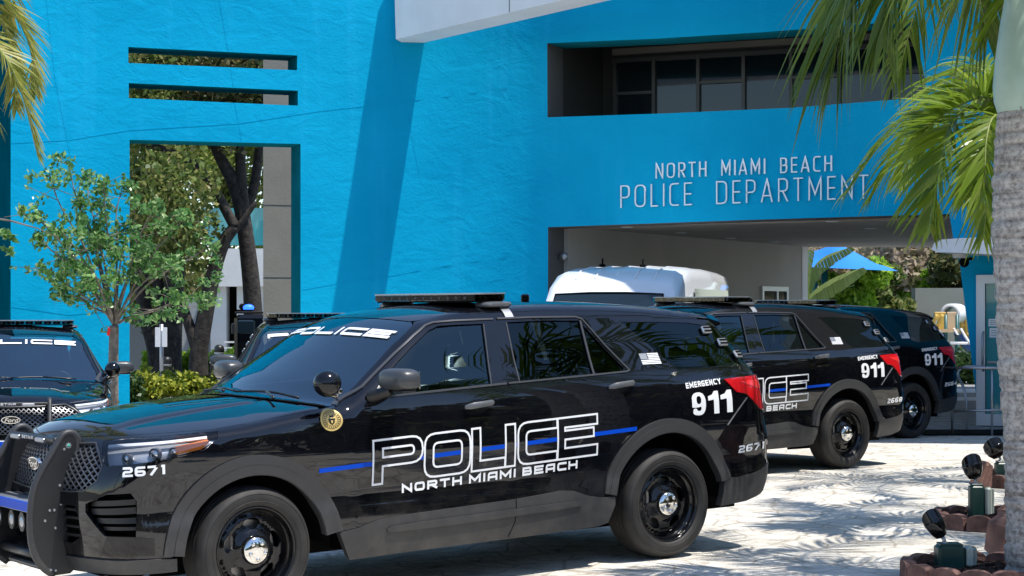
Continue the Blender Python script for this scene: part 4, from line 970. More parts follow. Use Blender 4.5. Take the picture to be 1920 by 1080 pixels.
# window in the passage wall
def onW(px,py):
    k=kx(px); t=(k*W0[1]-W0[0])/(dW[0]-k*dW[1]); Y=W0[1]+t*dW[1]; return (t,CH+(YH-py)/FPX*Y)
nW=np.array([dW[1],-dW[0]])
def WM(a,bb):
    a=np.atleast_1d(np.asarray(a,float)); P=np.stack([W0[0]+dW[0]*a,W0[1]+dW[1]*a,np.broadcast_to(np.asarray(bb,float),a.shape)],1); return P,np.tile(np.array([nW[0],nW[1],0.]),(len(a),1))
wa=onW(1427,541);wb_=onW(1473,545); zb1=1.1
b=MB(); patch(b,[(wa[0],zb1),(wb_[0],zb1),(wb_[0],wa[1]),(wa[0],wa[1])],WM,res=2,off=.02,rim=.02); pw=b.build('passage_window',M['winglass'],bld)
b=MB(); ribbon(b,[(wa[0],zb1),(wb_[0],zb1),(wb_[0],wa[1]),(wa[0],wa[1])],.09,WM,True,off=.05,res=3,thick=.05); m_=(wa[0]*.42+wb_[0]*.58); ribbon(b,[(m_,zb1),(m_,wa[1])],.08,WM,off=.052,res=3,thick=.05); b.build('window_frame',M['alu'],pw)
b=MB(); cxy=onW(1052,481); P,N=WM([cxy[0]],cxy[1]); p=Vector(P[0])+Vector((nW[0],nW[1],0))*.06; b.sphere(p,.07,0,14,10); b.lathe([(0,.0),(.055,.0),(.055,.07)],p-Vector((nW[0],nW[1],0))*.07,(nW[0],nW[1],0),14); tag(b.build('security_camera',M['silver'],None),'small round grey security camera on the passage wall','camera')
# grey pier inside the left opening
b=MB(); gx=onL(493)+np.array([0,0]); yb=31.6; xg=kx(493.5)*yb
b.prism([(xg,yb),(xg+3.2,yb+.9),(xg+3.2,yb+1.3),(xg,yb+.5)],lambda u,v,h:(u,v,h),-.5,TOPZ); b.build('courtyard_pier',M['greyst'],bld)
b=MB()
for y_ in (385,521): z_=CH+(YH-y_)/FPX*yb; b.prism([(xg+.0,yb-.004),(xg+3.2,yb+.896),(xg+3.2,yb+.91),(xg+.0,yb+.01)],lambda u,v,h:(u,v,h),z_,z_+.012)
b.build('pier_joint',M['darkwall'],bld)
# lettering on the front
def signmap(l,r,H_):
    (s0,z0),(s1,z1)=fs(*l),fs(*r); k=(z1-z0)/(s1-s0); return s0,z0,(s1-s0),lambda a,bb:FAC(s0+np.asarray(a),z0+k*np.asarray(a)+np.asarray(bb))
M['letter']=mat('brushed_letter',(.80,.84,.87),.35,metal=.3)
for txt,l,r,hp in (('NORTH MIAMI BEACH',(1231,335),(1561,321),28.5),('POLICE DEPARTMENT',(1165,390),(1629,372),43)):
    s0_,z0_,wd,mp=signmap(l,r,hp); hh=hp/FPX*27.6
    for wi_ in range(len(txt.split())):
      b=MB(); strokes(b,txt,0,0,wd,hh,.019,mp,widths={'*':.62,'I':.07,'M':.82,'N':.70,'T':.60,'O':.74,'D':.72,'L':.48,'E':.52,'H':.66,'A':.74},gap=.36,space=1.05 if 'NORTH' in txt else 1.25,r=.32,thin=True,off=.045,res=.08,thick=.028,word=wi_)
      b.build('sign_lettering',M['letter'],bld)
# entrance canopy and glass door at the right
cA=fs(1747,467); 
def slabpt(px,py,d):
    s,z=onD(px,py,-d); o=B0+nR*d; return Vector((o[0]+dR[0]*s,o[1]+dR[1]*s,z))
f0=[(1746,468),(1752,455),(1766,449),(1800,446.5),(1960,440),(1960,482),(1800,474),(1757,473)]
ff=[slabpt(a,c,1.35) for a,c in f0]; bk=[p-Vector((nR[0],nR[1],0))*1.35+Vector((0,0,.0)) for p in ff]
b=MB(); n=len(ff); b.add(ff+bk,[tuple(range(n)),tuple(range(2*n-1,n-1,-1))]+[(i,n+i,n+(i+1)%n,(i+1)%n) for i in range(n)]); b.build('entrance_canopy',M['fascia'],bld)
c=slabpt(1799,480,.75); b=MB(); b.lathe([(0,-.03),(.09,-.03),(.10,.03)],c,(0,0,1),16); b.build('canopy_lamp',M['lamp_off'],bld)
c=slabpt(1808,489,.7); b=MB(); b.sphere(c+Vector((0,0,-.02)),.07,0,12,8); b.box(c+Vector((.04,0,.03)),(.16,.05,.04),0); tag(b.build('security_camera',M['void'],None),'black dome security camera hanging under the white entrance canopy','camera')
dl=onD(1831,515,-.10); dr=onD(1946,510,-.10); zt=dl[1]; f=BK(-.10)
b=MB(); patch(b,[(dl[0]+.13,.16),(dr[0]-.1,.16),(dr[0]-.1,zt-.13),(dl[0]+.13,zt-.13)],f,res=2,rim=.02); gd=b.build('glass_door',M['tealglass'],bld)
b=MB(); ribbon(b,[(dl[0]+.06,.02),(dl[0]+.06,zt-.065),(dr[0],zt-.065)],.12,f,off=.03,res=4,thick=.10); ribbon(b,[(dl[0]+.12,.10),(dr[0],.10)],.16,f,off=.028,res=4,thick=.09); b.build('door_frame',M['alu'],gd)
b=MB(); ribbon(b,[(dl[0]+.15,.90),(dr[0],.90)],.03,f,off=.02,res=4,thick=.03); P,N=f([dl[0]+.10]*5,np.array([.78,.82,1.05,1.28,1.32])); o_=np.array([.03,.10,.12,.10,.03]); P=P+N*o_[:,None]; b.tube([tuple(p) for p in P],.016,8); b.build('door_pull',M['silver'],gd)
b=MB()
for (x0,y0,x1,y1) in ((1853.5,598,1873,612),(1855.5,615,1871.5,633)):
    a=onD(x0,y0,-.10);c=onD(x1,y1,-.10); patch(b,[(a[0],c[1]),(c[0],c[1]),(c[0],a[1]),(a[0],a[1])],f,res=1,off=.004,rim=0)
    for k in range(3):
        zz=c[1]+(a[1]-c[1])*(.25+.25*k); ribbon(b,[(a[0]+.02,zz),(c[0]-.02,zz)],.012,f,off=.006,res=1,m=1)
b.build('door_notice',[M['white'],M['silver']],gd)
a=onD(1864,562,-.10); b=MB(); strokes(b,'6',a[0],a[1],.10,.15,.016,f,off=.005); b.build('door_number',M['silver'],gd)
def reroot(e):
    for o in children(e): o.location=o.location-e.location
reroot(bld)
# ------------------------------------------------------------ vegetation builders
M['oakleaf']=leafmat('oak_leaf',[(.06,.10,.02),(.11,.17,.035),(.20,.24,.06),(.32,.29,.10)],.4)
M['oakdark']=leafmat('oak_leaf_dark',[(.035,.055,.014),(.07,.10,.028),(.15,.15,.055),(.26,.21,.09)],.4)
M['treeleaf']=leafmat('young_tree_leaf',[(.05,.14,.04),(.10,.24,.06),(.20,.38,.10),(.42,.55,.24)],.45,.25)
M['hedge']=leafmat('golden_hedge_leaf',[(.08,.14,.015),(.22,.28,.03),(.50,.50,.06),(.34,.38,.05)],.35)
M['hedged']=leafmat('green_hedge_leaf',[(.02,.05,.010),(.04,.09,.02),(.07,.14,.03)],.3)
M['lime']=leafmat('lime_bush_leaf',[(.16,.30,.02),(.30,.48,.04),(.42,.58,.07)],.45)
M['dry']=leafmat('dry_twig_leaf',[(.36,.28,.21),(.54,.43,.33),(.27,.27,.11),(.66,.54,.44)],.5)
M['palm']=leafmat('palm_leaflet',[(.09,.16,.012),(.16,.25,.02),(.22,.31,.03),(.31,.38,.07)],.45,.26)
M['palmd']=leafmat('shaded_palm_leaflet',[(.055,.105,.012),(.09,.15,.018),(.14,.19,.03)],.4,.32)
M['palmy']=leafmat('yellowing_palm_leaflet',[(.13,.17,.02),(.26,.28,.04),(.40,.36,.09),(.24,.28,.05)],.4,.35)
M['banana']=leafmat('banana_leaf',[(.16,.22,.05),(.22,.28,.08)],.4)
M['bark']=mat('oak_bark',(.075,.065,.055),.95,var=.6,vscale=9,bump=1.,bscale=24)
M['barkl']=mat('young_bark',(.20,.17,.14),.9,var=.4,vscale=12,bump=.5,bscale=40)
M['rachis']=mat('palm_rachis',(.20,.24,.05),.5)
def leaf_cloud(mb,cen,n,size,asp=1.8,rng=RNG,m=0,flat=0.):
    """n leaf-sized quads spread over centres [(x,y,z,r)]"""
    C=np.array(cen,float); w=C[:,3]**2; k=rng.choice(len(C),n,p=w/w.sum()); d=rng.normal(size=(n,3)); d/=np.linalg.norm(d,axis=1,keepdims=True)
    P=C[k,:3]+d*(C[k,3]*rng.random(n)**.45)[:,None]
    a=rng.normal(size=(n,3)); a/=np.linalg.norm(a,axis=1,keepdims=True); t=rng.normal(size=(n,3)); t[:,2]*=1+flat*0; b=np.cross(a,t); b/=np.maximum(np.linalg.norm(b,axis=1,keepdims=True),1e-6)
    if flat: 
        up=np.tile([0,0,1.],(n,1)); b=b*(1-flat)+np.cross(a,up)*flat
    s=size*rng.uniform(.6,1.3,n)[:,None]; L=a*s*asp/2; Wd=b*s/2
    V=np.stack([P-L,P+Wd,P+L,P-Wd],1).reshape(-1,3); F=[(4*i,4*i+1,4*i+2,4*i+3) for i in range(n)]
    mb.add(V,F,m,False)
def branch(mb,p0,p1,r0,r1,n=6,wob=.06,seed=None):
    rg=np.random.default_rng(seed); p0=np.array(p0);p1=np.array(p1); L=np.linalg.norm(p1-p0); pts=[]
    for i in range(n+1):
        t=i/n; pts.append(tuple(p0+(p1-p0)*t+rg.normal(size=3)*wob*L*math.sin(math.pi*t)))
    mb.tube(pts,[r0+(r1-r0)*i/n for i in range(n+1)],9); return pts
def polyt(mb,pts,r0,r1,sm=2):
    q=[tuple(p) for p in pts]
    q=smooth_poly(q,sm,False); n=len(q); mb.tube(q,[r0+(r1-r0)*i/(n-1) for i in range(n)],10)
def frond(lv,rc,pts,nl=46,ll=.55,wd=.032,droop=.55,vee=.5,twist=0.,rr=.016,seed=1,fold=.35,m=0,start=.10):
    """pinnate palm leaf: rachis through pts, strap leaflets on both sides"""
    rg=np.random.default_rng(seed); q=np.array(smooth_poly([tuple(p) for p in pts],3,False)); d=np.linalg.norm(np.diff(q,axis=0),axis=1); s=np.concatenate([[0],np.cumsum(d)])/d.sum()
    rc.tube([tuple(p) for p in q[::2]]+[tuple(q[-1])],[rr*(1-.85*t) for t in s[::2]]+[rr*.12],7)
    for i in range(nl):
        t=start+(1-start)*i/(nl-1); p=np.array([np.interp(t,s,q[:,k]) for k in range(3)]); p2=np.array([np.interp(min(1,t+.02),s,q[:,k]) for k in range(3)]); p1=np.array([np.interp(max(0,t-.02),s,q[:,k]) for k in range(3)])
        T=(p2-p1); T/=max(np.linalg.norm(T),1e-6); up=np.array([0,0,1.]); sd=np.cross(T,up); l=np.linalg.norm(sd); sd=sd/l if l>.15 else np.array([math.cos(twist),math.sin(twist),0]); nr=np.cross(sd,T)
        pr=math.sin(math.pi*(.12+.80*t))**.6*(1.0 if t<.9 else .8)
        for sg in (1,-1):
            L=ll*pr*rg.uniform(.85,1.1); lean=.45+.75*t+rg.normal()*.09
            dv=sd*sg*math.cos(lean)+T*math.sin(lean)+nr*(vee*.5+rg.normal()*.12); dv/=np.linalg.norm(dv)
            wv=np.cross(dv,nr); wv/=max(np.linalg.norm(wv),1e-6); wv=wv*math.cos(fold)+nr*math.sin(fold)*sg
            K=5; V=[];F=[]; dr=droop*rg.uniform(.6,1.4)
            for k in range(K+1):
                u=k/K; c=p+dv*L*u+np.array([0,0,-1.])*dr*L*u*u; w=wd*(.55+.9*u if u<.35 else (1-u)*1.32+.03)*.5
                V+=[c+wv*w,c-wv*w]
            for k in range(K): F.append((2*k,2*k+1,2*k+3,2*k+2))
            lv.add(V,F,m,True)
# ------------------------------------------------------------ patrol cars
car0=make_car()
proto_done=False
cars=[('2671',(-0.81289151,-0.58203045,-0.02116474),(0.4766,13.00086,0.0),'black police patrol car nearest the camera, with a push bumper and the number 2671'),
('2668',(-math.cos(math.radians(38)),-math.sin(math.radians(38)),0),(2.842,19.85,0.0),'black police patrol car parked directly behind number 2671, half hidden by it'),
('2664',(-math.cos(math.radians(38)),-math.sin(math.radians(38)),0),(4.50,24.40,-.01),'black police patrol car in the shade beside the glass door, farthest of the row'),
('2583',(math.sin(math.radians(14)),-math.cos(math.radians(14)),0),(-5.68,21.43,0),'black police patrol car facing the camera with an oval badge on its mesh grille'),
('2590',(math.sin(math.radians(9)),-math.cos(math.radians(9)),0),(-2.26,21.69,0),'black police patrol car behind the windscreen of number 2671, mostly hidden')]
roots=[car0]+[copy_tree(car0) for _ in range(4)]
for r,(num,F_,O_,lab) in zip(roots,cars):
    if num in ('2583','2590'): O_=(O_[0],O_[1],float(gz(O_[0]+F_[0]*1.5,O_[1]+F_[1]*1.5)))
    fleet_number(r,num); r.matrix_world=car_matrix(F_,O_); tag(r,lab,'police car','police patrol cars parked in the forecourt')
# ------------------------------------------------------------ white van in the passage mouth
def make_van():
    r=empty('white_van'); wm=mat('van_white',(.78,.79,.80),.3,coat=.6,var=.03,vscale=1)
    st=[(-.05,.55,.86,.95,.50),(.10,.42,.90,1.02,.35),(.55,.38,.98,1.20,.35),(.95,.36,1.0,1.42,.35),(1.35,.36,1.0,1.86,.35),(1.62,.36,1.0,2.18,.35),(2.0,.36,1.0,2.36,.35),(2.6,.36,1.0,2.43,.35),(4.0,.36,1.0,2.44,.35),(5.5,.36,1.0,2.40,.35),(5.62,.40,.98,2.30,.4)]
    b=MB(); V=[];F=[]; n=0; secs=[]
    for x,zb_,hw,zt_,_ in st:
        s=[]
        if zt_<1.3: pr=[(0,zb_),(hw*.9,zb_),(hw,zb_+.12),(hw,min(.9,zt_-.15)),(hw*.97,zt_-.10),(hw*.88,zt_-.02),(hw*.5,zt_+.02),(0,zt_+.03),(0,zt_+.03)]
        else:
            tw=hw-.06-.05*max(0,(zt_-1.3)); pr=[(0,zb_),(hw*.9,zb_),(hw,zb_+.12),(hw,.9),(hw*.985,1.15),(tw+.03,zt_-.20),(tw-.01,zt_-.06),(tw-.12,zt_-.005),(0,zt_+.02)]
        half=[(x,y,z) for y,z in pr]; secs.append(half)
    k=len(secs[0])
    for h in secs: V+=h
    m=len(V); V+=[(x,-y,z) for x,y,z in V]
    for i in range(len(secs)-1):
        for j in range(k-1):
            a=i*k+j; q=(a,a+1,a+k+1,a+k); F.append(q[::-1]); F.append(tuple(p+m for p in q))
    for o_,fl in ((0,0),((len(secs)-1)*k,1)):
        l=[o_+j for j in range(k)]; rr=[o_+j+m for j in range(k)]; fc=l+rr[::-1]; F.append(tuple(fc if fl else fc[::-1]))
    b.add(V,F,0,True); body=b.build('body',wm,r,50)
    # windscreen
    b=MB(); b.add([(.985,-.80,1.43),(.985,.80,1.43),(1.45,.74,1.99),(1.42,.25,2.01),(1.42,-.25,2.01),(1.45,-.74,1.99)],[(0,1,2,3,4,5)]); o=b.build('windscreen',M['winglass'],r); o.location=(-.05,0,.035)
    for sd in (1,-1):
        b=MB(); b.add([(1.30,sd*.965,1.30),(2.05,sd*.965,1.28),(2.05,sd*.885,1.86),(1.62,sd*.875,1.90)],[(0,1,2,3)]); o=b.build('side_window',M['winglass'],r); o.location=(0,sd*.022,0)
        b=MB(); b.add([(2.6,sd*.965,1.45),(5.3,sd*.965,1.45),(5.3,sd*.92,2.12),(2.6,sd*.92,2.12)],[(0,1,2,3)]); o=b.build('side_window',M['winglass'],r); o.location=(0,sd*.024,0)
        b=MB(); b.sphere((1.22,sd*1.15,1.50),1,0,14,10,(.06,.10,.17),.7); b.tube([(1.28,sd*.96,1.38),(1.24,sd*1.10,1.40)],.03,8); b.build('side_mirror',M['darkplastic'],r)
        b=MB(); b.sphere((.06,sd*.72,.98),1,0,14,8,(.12,.16,.10),.7); b.build('headlight',M['lampbowl'],r)
        for x in (.95,4.65):
            b=MB(); b.lathe([(.0,.0),(.20,.0),(.21,.02),(.33,.03),(.36,-.02),(.36,-.2),(.30,-.22),(0,-.22)],(x,sd*.97,.36),(0,sd,0),28); b.build('wheel',M['rubber'],r,35)
    b=MB(); b.box((-.09,0,.72),(.06,1.3,.30),0,bev=.02); b.box((-.06,0,.50),(.12,1.7,.16),0,bev=.03); b.build('grille',M['darkplastic'],r)
    for x,y in ((2.25,.3),(2.6,-.2)):
        b=MB(); b.tube([(x,y,2.44),(x+.02,y,2.56)],.012,6); b.sphere((x,y,2.46),.05,0,10,6,(1,1,.5)); b.build('roof_aerial',M['void'],r)
    for y in (-.55,-.28,0,.28,.55):
        b=MB(); b.tube([(x,y,z-.10*abs(y)**4+.004) for x,z in ((1.75,2.25),(2.0,2.375),(2.6,2.445),(4.0,2.455),(5.4,2.415))],.014,6); b.build('roof_rib',wm,r)
    b=MB(); b.tube([(.985,-.80,1.462),(.985,.80,1.462),(1.405,.745,2.03),(1.37,.25,2.05),(1.37,-.25,2.05),(1.405,-.745,2.03),(.985,-.80,1.462)],.014,6); b.build('windscreen_rubber',M['void'],r)
    b=MB(); b.add([(2.45,.865,2.10),(2.45,.69,2.42),(2.47,.69,2.425),(2.47,.865,2.10)],[(0,1,2,3)]); b.build('roof_seam',M['silver'],r)
    return r
van=make_van(); vf=Vector((.275,.9615,0)).normalized(); vl=Vector((-vf.y,vf.x,0))
mv=Matrix((vf,vl,Vector((0,0,1)))).transposed().to_4x4(); fcx=.045*24.6+.02; 
mv.translation=Vector((.72,24.05,-.05))*1.0; mv.translation=Vector((.86,22.65,-.02)); van.matrix_world=mv@Matrix.Diagonal((1,.95,.91,1))
tag(van,'white high roof van standing at the mouth of the covered passage','van')
# ------------------------------------------------------------ palms at the right
def ringtrunk(name,pts,rs,mtl,parent):
    b=MB(); q=[];r=[]; P=np.array(pts); L=np.linalg.norm(np.diff(P,axis=0),axis=1); s=np.concatenate([[0],np.cumsum(L)]); n=int(s[-1]/.02)
    rg=np.random.default_rng(5); nxt=0; 
    seg=24; V=[];F=[]
    edges=[0]; 
    while edges[-1]<s[-1]: edges.append(edges[-1]+rg.uniform(.06,.17))
    for i in range(n+1):
        t=s[-1]*i/n; c=np.array([np.interp(t,s,P[:,k]) for k in range(3)]); R=float(np.interp(t,s,rs)); d=min(abs(t-e) for e in edges)
        for j in range(seg):
            a=2*math.pi*j/seg; w=.006*math.sin(3*a+t*5)+.004*math.sin(7*a-t*23)+.004*math.sin(2*a+t*3.1); dd=min(abs(t+.012*math.sin(2*a+1.3)+.006*math.sin(5*a)-e) for e in edges)
            rr=R+w-.017*math.exp(-(dd/.008)**2)+.006*((t*7.3)%1); V.append((c[0]+rr*math.cos(a),c[1]+rr*math.sin(a),c[2]))
    for i in range(n):
        for j in range(seg): F.append((i*seg+j,i*seg+(j+1)%seg,(i+1)*seg+(j+1)%seg,(i+1)*seg+j))
    b.add(V,F,0,True); return b.build(name,mtl,parent)
def palmtrunkmat():
    m=bpy.data.materials.new('ringed_palm_trunk'); m.use_nodes=True; N,L=nodes(m); b=N['Principled BSDF']; b.inputs['Roughness'].default_value=.9
    tc=N.new('ShaderNodeTexCoord'); n=N.new('ShaderNodeTexNoise'); n.inputs['Scale'].default_value=30; n.inputs['Detail'].default_value=8; n.inputs['Roughness'].default_value=.7; L.new(tc.outputs['Object'],n.inputs['Vector'])
    mp=N.new('ShaderNodeMapping'); mp.inputs['Scale'].default_value=(3,3,40); L.new(tc.outputs['Object'],mp.inputs[0]); n2=N.new('ShaderNodeTexNoise'); n2.inputs['Scale'].default_value=1; n2.inputs['Detail'].default_value=5; L.new(mp.outputs[0],n2.inputs['Vector'])
    r=N.new('ShaderNodeValToRGB'); e=r.color_ramp.elements; e[0].position=.34;e[0].color=(.20,.17,.15,1);e[1].position=.58;e[1].color=(.56,.52,.475,1); L.new(n.outputs['Fac'],r.inputs[0])
    r2=N.new('ShaderNodeValToRGB'); r2.color_ramp.elements[0].position=.3;r2.color_ramp.elements[0].color=(.45,.42,.40,1);r2.color_ramp.elements[1].position=.55; L.new(n2.outputs['Fac'],r2.inputs[0])
    mx=N.new('ShaderNodeMix'); mx.data_type='RGBA'; mx.blend_type='MULTIPLY'; mx.inputs[0].default_value=.8; L.new(r.outputs[0],mx.inputs[6]); L.new(r2.outputs[0],mx.inputs[7]); L.new(mx.outputs[2],b.inputs['Base Color'])
    bp=N.new('ShaderNodeBump'); bp.inputs['Strength'].default_value=.7; bp.inputs['Distance'].default_value=.012; ad=N.new('ShaderNodeMath'); L.new(n.outputs['Fac'],ad.inputs[0]); L.new(n2.outputs['Fac'],ad.inputs[1]); L.new(ad.outputs[0],bp.inputs['Height']); L.new(bp.outputs[0],b.inputs['Normal']); return m
M['ptrunk']=palmtrunkmat(); M['shaft']=mat('palm_crownshaft',(.44,.56,.47),.4,var=.2,vscale=3,col2=(.33,.46,.36))
def palm(base,top,r,shaft,fr,label,leaf='palm',group='palms along the planting strip',sd=0,ll=.55,trunk=None,rs=None,wd=.034):
    base=Vector(base); top=Vector(top); e=empty('palm_tree',base)
    pts=trunk or [base,base.lerp(top,.5)+Vector((.02,0,0)),top]; ringtrunk('trunk',[tuple(Vector(p)) for p in pts],rs or [r*1.12]+[r]*(len(pts)-1),M['ptrunk'],e)
    b=MB(); rr=r
    b.lathe([(rr*.98,-.02),(rr*1.10,.05),(rr*1.13,.14),(rr*1.06,.30),(rr*.92,.5),(rr*.72,shaft*.85),(rr*.45,shaft),(0,shaft+.02)],top,(0,0,1),28); b.build('crownshaft',M['shaft'],e)
    for i,(pp,kw) in enumerate(fr):
        lv=MB();rc=MB(); hub=top+Vector((0,0,shaft)); P=[hub-Vector((0,0,.12))]+[Vector(q) for q in pp]
        k=dict(nl=44,ll=ll,wd=wd,seed=sd*17+i); k.update(kw); frond(lv,rc,P,**k)
        o=rc.build('frond',M['rachis'],e); lv.build('leaflets',M[kw.get('leafm',leaf)] if False else M[leaf],o)
    for o in children(e): o.location=-base
    tag(e,label,'palm',group); return e
def radial(hub,dirs,L,rise,drop):
    out=[]
    for a in dirs:
        c,s=math.cos(math.radians(a)),math.sin(math.radians(a)); h=Vector(hub)
        out.append(([h+Vector((c*L*.3,s*L*.3,rise)),h+Vector((c*L*.68,s*L*.68,rise*.75)),h+Vector((c*L,s*L,-drop))],{}))
    return out
# nearest palm
Y1=11.2; R1_=60/FPX*Y1
tp=[wp(1947,1100,Y1),wp(1947,960,Y1),wp(1944,800,Y1),wp(1930,640,Y1),wp(1925,450,Y1),wp(1931,205,Y1)]; tp[0].z=-.05
hub=tp[-1]+Vector((0,0,.95))
f1=[([wp(1800,-170,11.1),wp(1620,-120,11.0),wp(1578,40,10.9),wp(1560,130,10.9)],dict(nl=40,wd=.052,ll=.62,droop=.8,start=.25)),
    ([wp(1850,-200,10.9),wp(1715,-150,10.7),wp(1665,-30,10.6),wp(1660,60,10.6)],dict(nl=34,wd=.050,ll=.50,droop=.9,start=.3)),
    ([wp(1890,-160,11.4),wp(1830,-150,11.7),wp(1830,-40,12.0),wp(1850,60,12.1)],dict(nl=40,ll=.55,droop=.9))]
f1+=radial(hub,(-75,-30,15,60,100,-120),2.1,.55,.5)
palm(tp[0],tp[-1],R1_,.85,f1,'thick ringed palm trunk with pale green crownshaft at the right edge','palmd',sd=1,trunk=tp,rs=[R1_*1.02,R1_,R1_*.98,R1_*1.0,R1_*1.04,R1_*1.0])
# second palm behind it
b2=Vector((3.86,14.1,0)); t2=Vector((3.86,14.1,2.35)); Y2=14.0
h2=t2+Vector((0,0,.75))
f2=[([wp(1825,190,13.8),wp(1775,235,13.6),wp(1757,330,13.5),wp(1745,420,13.5)],dict(nl=44,wd=.050,ll=.52,droop=.25,start=.12,vee=.9)),
    ([wp(1845,160,14.2),wp(1805,165,14.3),wp(1755,215,14.3),wp(1735,280,14.3)],dict(nl=38,wd=.046,ll=.46,droop=.35,vee=1.)),
    ([wp(1850,230,13.5),wp(1835,300,13.3),wp(1825,360,13.2)],dict(nl=44,ll=.48,droop=.3,vee=.6)),
    ([wp(1870,150,14.6),wp(1840,110,15.0),wp(1800,150,15.2)],dict(nl=40,ll=.5,droop=.4))]
f2+=[([wp(1855,175,13.7),wp(1812,190,13.6),wp(1765,215,13.5),wp(1730,250,13.5)],dict(nl=42,wd=.048,ll=.48,droop=.12,vee=1.3,start=.05)),([wp(1865,200,13.4),wp(1845,270,13.2),wp(1850,380,13.1),wp(1845,440,13.1)],dict(nl=44,ll=.45,droop=.3))]
f2+=radial(h2,(20,70,110,-20,-65),1.7,.5,.35)
palm(b2,t2,.12,.7,f2,'second palm, its bright feathery leaves beside the thick trunk','palm',sd=2,ll=.5)
b3=Vector((4.95,17.4,0)); t3=Vector((4.95,17.4,2.5)); h3=t3+Vector((0,0,.7))
palm(b3,t3,.12,.65,radial(h3,(175,140,215,100,60,20,-20,-60,250),1.8,.5,.45),'third palm of the row, mostly hidden by the thick trunk','palm',sd=3,ll=.5)
b4=Vector((4.6,10.4,0)); t4=Vector((4.6,10.4,3.2)); h4=t4+Vector((0,0,.7))
palm(b4,t4,.14,.65,radial(h4,(180,140,95,40,-30,-100,225),2.1,.5,.5),'palm outside the right edge whose shade falls across the paving','palm',sd=4,ll=.55)
b5=Vector((6.0,13.9,0)); t5=Vector((6.0,13.9,3.4)); h5=t5+Vector((0,0,.7))
palm(b5,t5,.14,.65,radial(h5,(185,140,95,35,-40,-110,225),2.1,.5,.5),'palm outside the frame whose shade reaches the planters','palm',sd=5,ll=.55)
# yellowing palm at the upper left
b6=Vector((-5.0,14.6,float(gz(-5.,14.6)))); t6=Vector((-5.0,14.6,3.6)); h6=t6+Vector((0,0,.6)); Y6=14.4
f6=[([wp(-60,-60,Y6),wp(20,10,Y6),wp(58,80,Y6),wp(66,170,Y6)],dict(nl=84,ll=.34,droop=.15,wd=.026)),([wp(-70,40,Y6),wp(5,90,Y6-.3),wp(42,170,Y6-.3),wp(70,290,Y6-.3)],dict(nl=90,ll=.32,droop=.2,wd=.026)),([wp(-80,-40,Y6),wp(-10,10,Y6+.2),wp(25,90,Y6+.2),wp(30,200,Y6+.2)],dict(nl=80,ll=.34,droop=.2,wd=.026)),
    ([wp(-80,-140,Y6),wp(-30,-90,Y6+.2),wp(10,-20,Y6+.3),wp(15,40,Y6+.3)],dict(nl=40,ll=.4)),([wp(-90,100,Y6),wp(-50,160,Y6),wp(-15,220,Y6)],dict(nl=40,ll=.38))]
f6+=radial(h6,(80,110,140,165,190,220,250,-70),1.8,.4,.6)
palm(b6,t6,.16,.6,f6,'yellowing feather palm reaching in at the upper left corner','palmy',group=None,sd=6,ll=.42,wd=.03)
# ------------------------------------------------------------ courtyard behind the left opening
def tree(name,label,cat,trunks,cen,n,size,leafm,barkm,group=None,base=None,seed=1,extra=None):
    barkm=M['barkd'] if group=='oaks in the courtyard' else barkm
    e=empty(name,base); rg=np.random.default_rng(seed); b=MB()
    for pts,r0,r1 in trunks: polyt(b,pts,r0,r1)
    b.build('trunk',barkm,e); c=MB(); leaf_cloud(c,cen,n,size,rng=rg); c.build('crown',leafm,e)
    for o in children(e): o.location=-Vector(base)
    tag(e,label,cat,group); return e
def puffs(cs,rng,k,spread,r):
    out=[]
    for c in cs:
        for _ in range(k): d=rng.normal(size=3)*spread; out.append((c[0]+d[0],c[1]+d[1],c[2]+d[2]*.7,r*rng.uniform(.5,1.2)))
    return out
rgt=np.random.default_rng(3)
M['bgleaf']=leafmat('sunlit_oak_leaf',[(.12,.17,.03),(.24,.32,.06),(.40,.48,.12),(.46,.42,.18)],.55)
M['barkd']=mat('dark_oak_bark',(.045,.038,.032),.95,var=.6,vscale=9,bump=1.,bscale=24)
TY=44.
def P3(l,Y): return [wp(a,b_,Y) for a,b_ in l]
gB=-.05
# right oak
tr=[(P3([(487,720),(476,640),(474,560),(466,480),(455,400),(440,345),(415,300),(398,262),(375,190)],TY),.26,.10),(P3([(458,410),(452,340),(450,280),(440,180)],TY),.16,.09),(P3([(456,400),(478,350),(484,290),(500,180)],TY+.5),.15,.08)]
cen=[(*wp(x,y,TY+rgt.uniform(-1.5,2)),rgt.uniform(.7,1.5)) for x,y in ((330,120),(390,150),(450,100),(500,170),(420,60),(520,60),(360,190),(560,120),(440,190))]
tree('oak_tree','dark oak trunk forking high up, seen in the left opening beside the grey pier','tree',tr,cen,9000,.11,M['oakdark'],M['bark'],'oaks in the courtyard',wp(487,715,TY),4)
# leaning oak
tr=[(P3([(372,705),(372,660),(385,590),(400,510),(420,450),(440,425)],TY-1),.24,.12),(P3([(372,665),(352,600),(330,540),(300,470)],TY-1),.16,.06),(P3([(440,425),(400,350),(360,300),(300,278),(250,262)],TY-1),.13,.07),(P3([(405,500),(420,460),(450,420),(480,380)],TY-1),.10,.05)]
cen=[(*wp(x,y,TY-1+rgt.uniform(-1.5,1.5)),rgt.uniform(.5,1.2)) for x,y in ((270,340),(320,370),(300,420),(270,450),(340,440),(250,200),(300,180),(260,380),(290,110),(200,150))]
tree('oak_tree','forked oak leaning right with sunlit leaves in the left opening','tree',tr,cen,9000,.10,M['oakleaf'],M['bark'],'oaks in the courtyard',wp(372,703,TY-1),5)
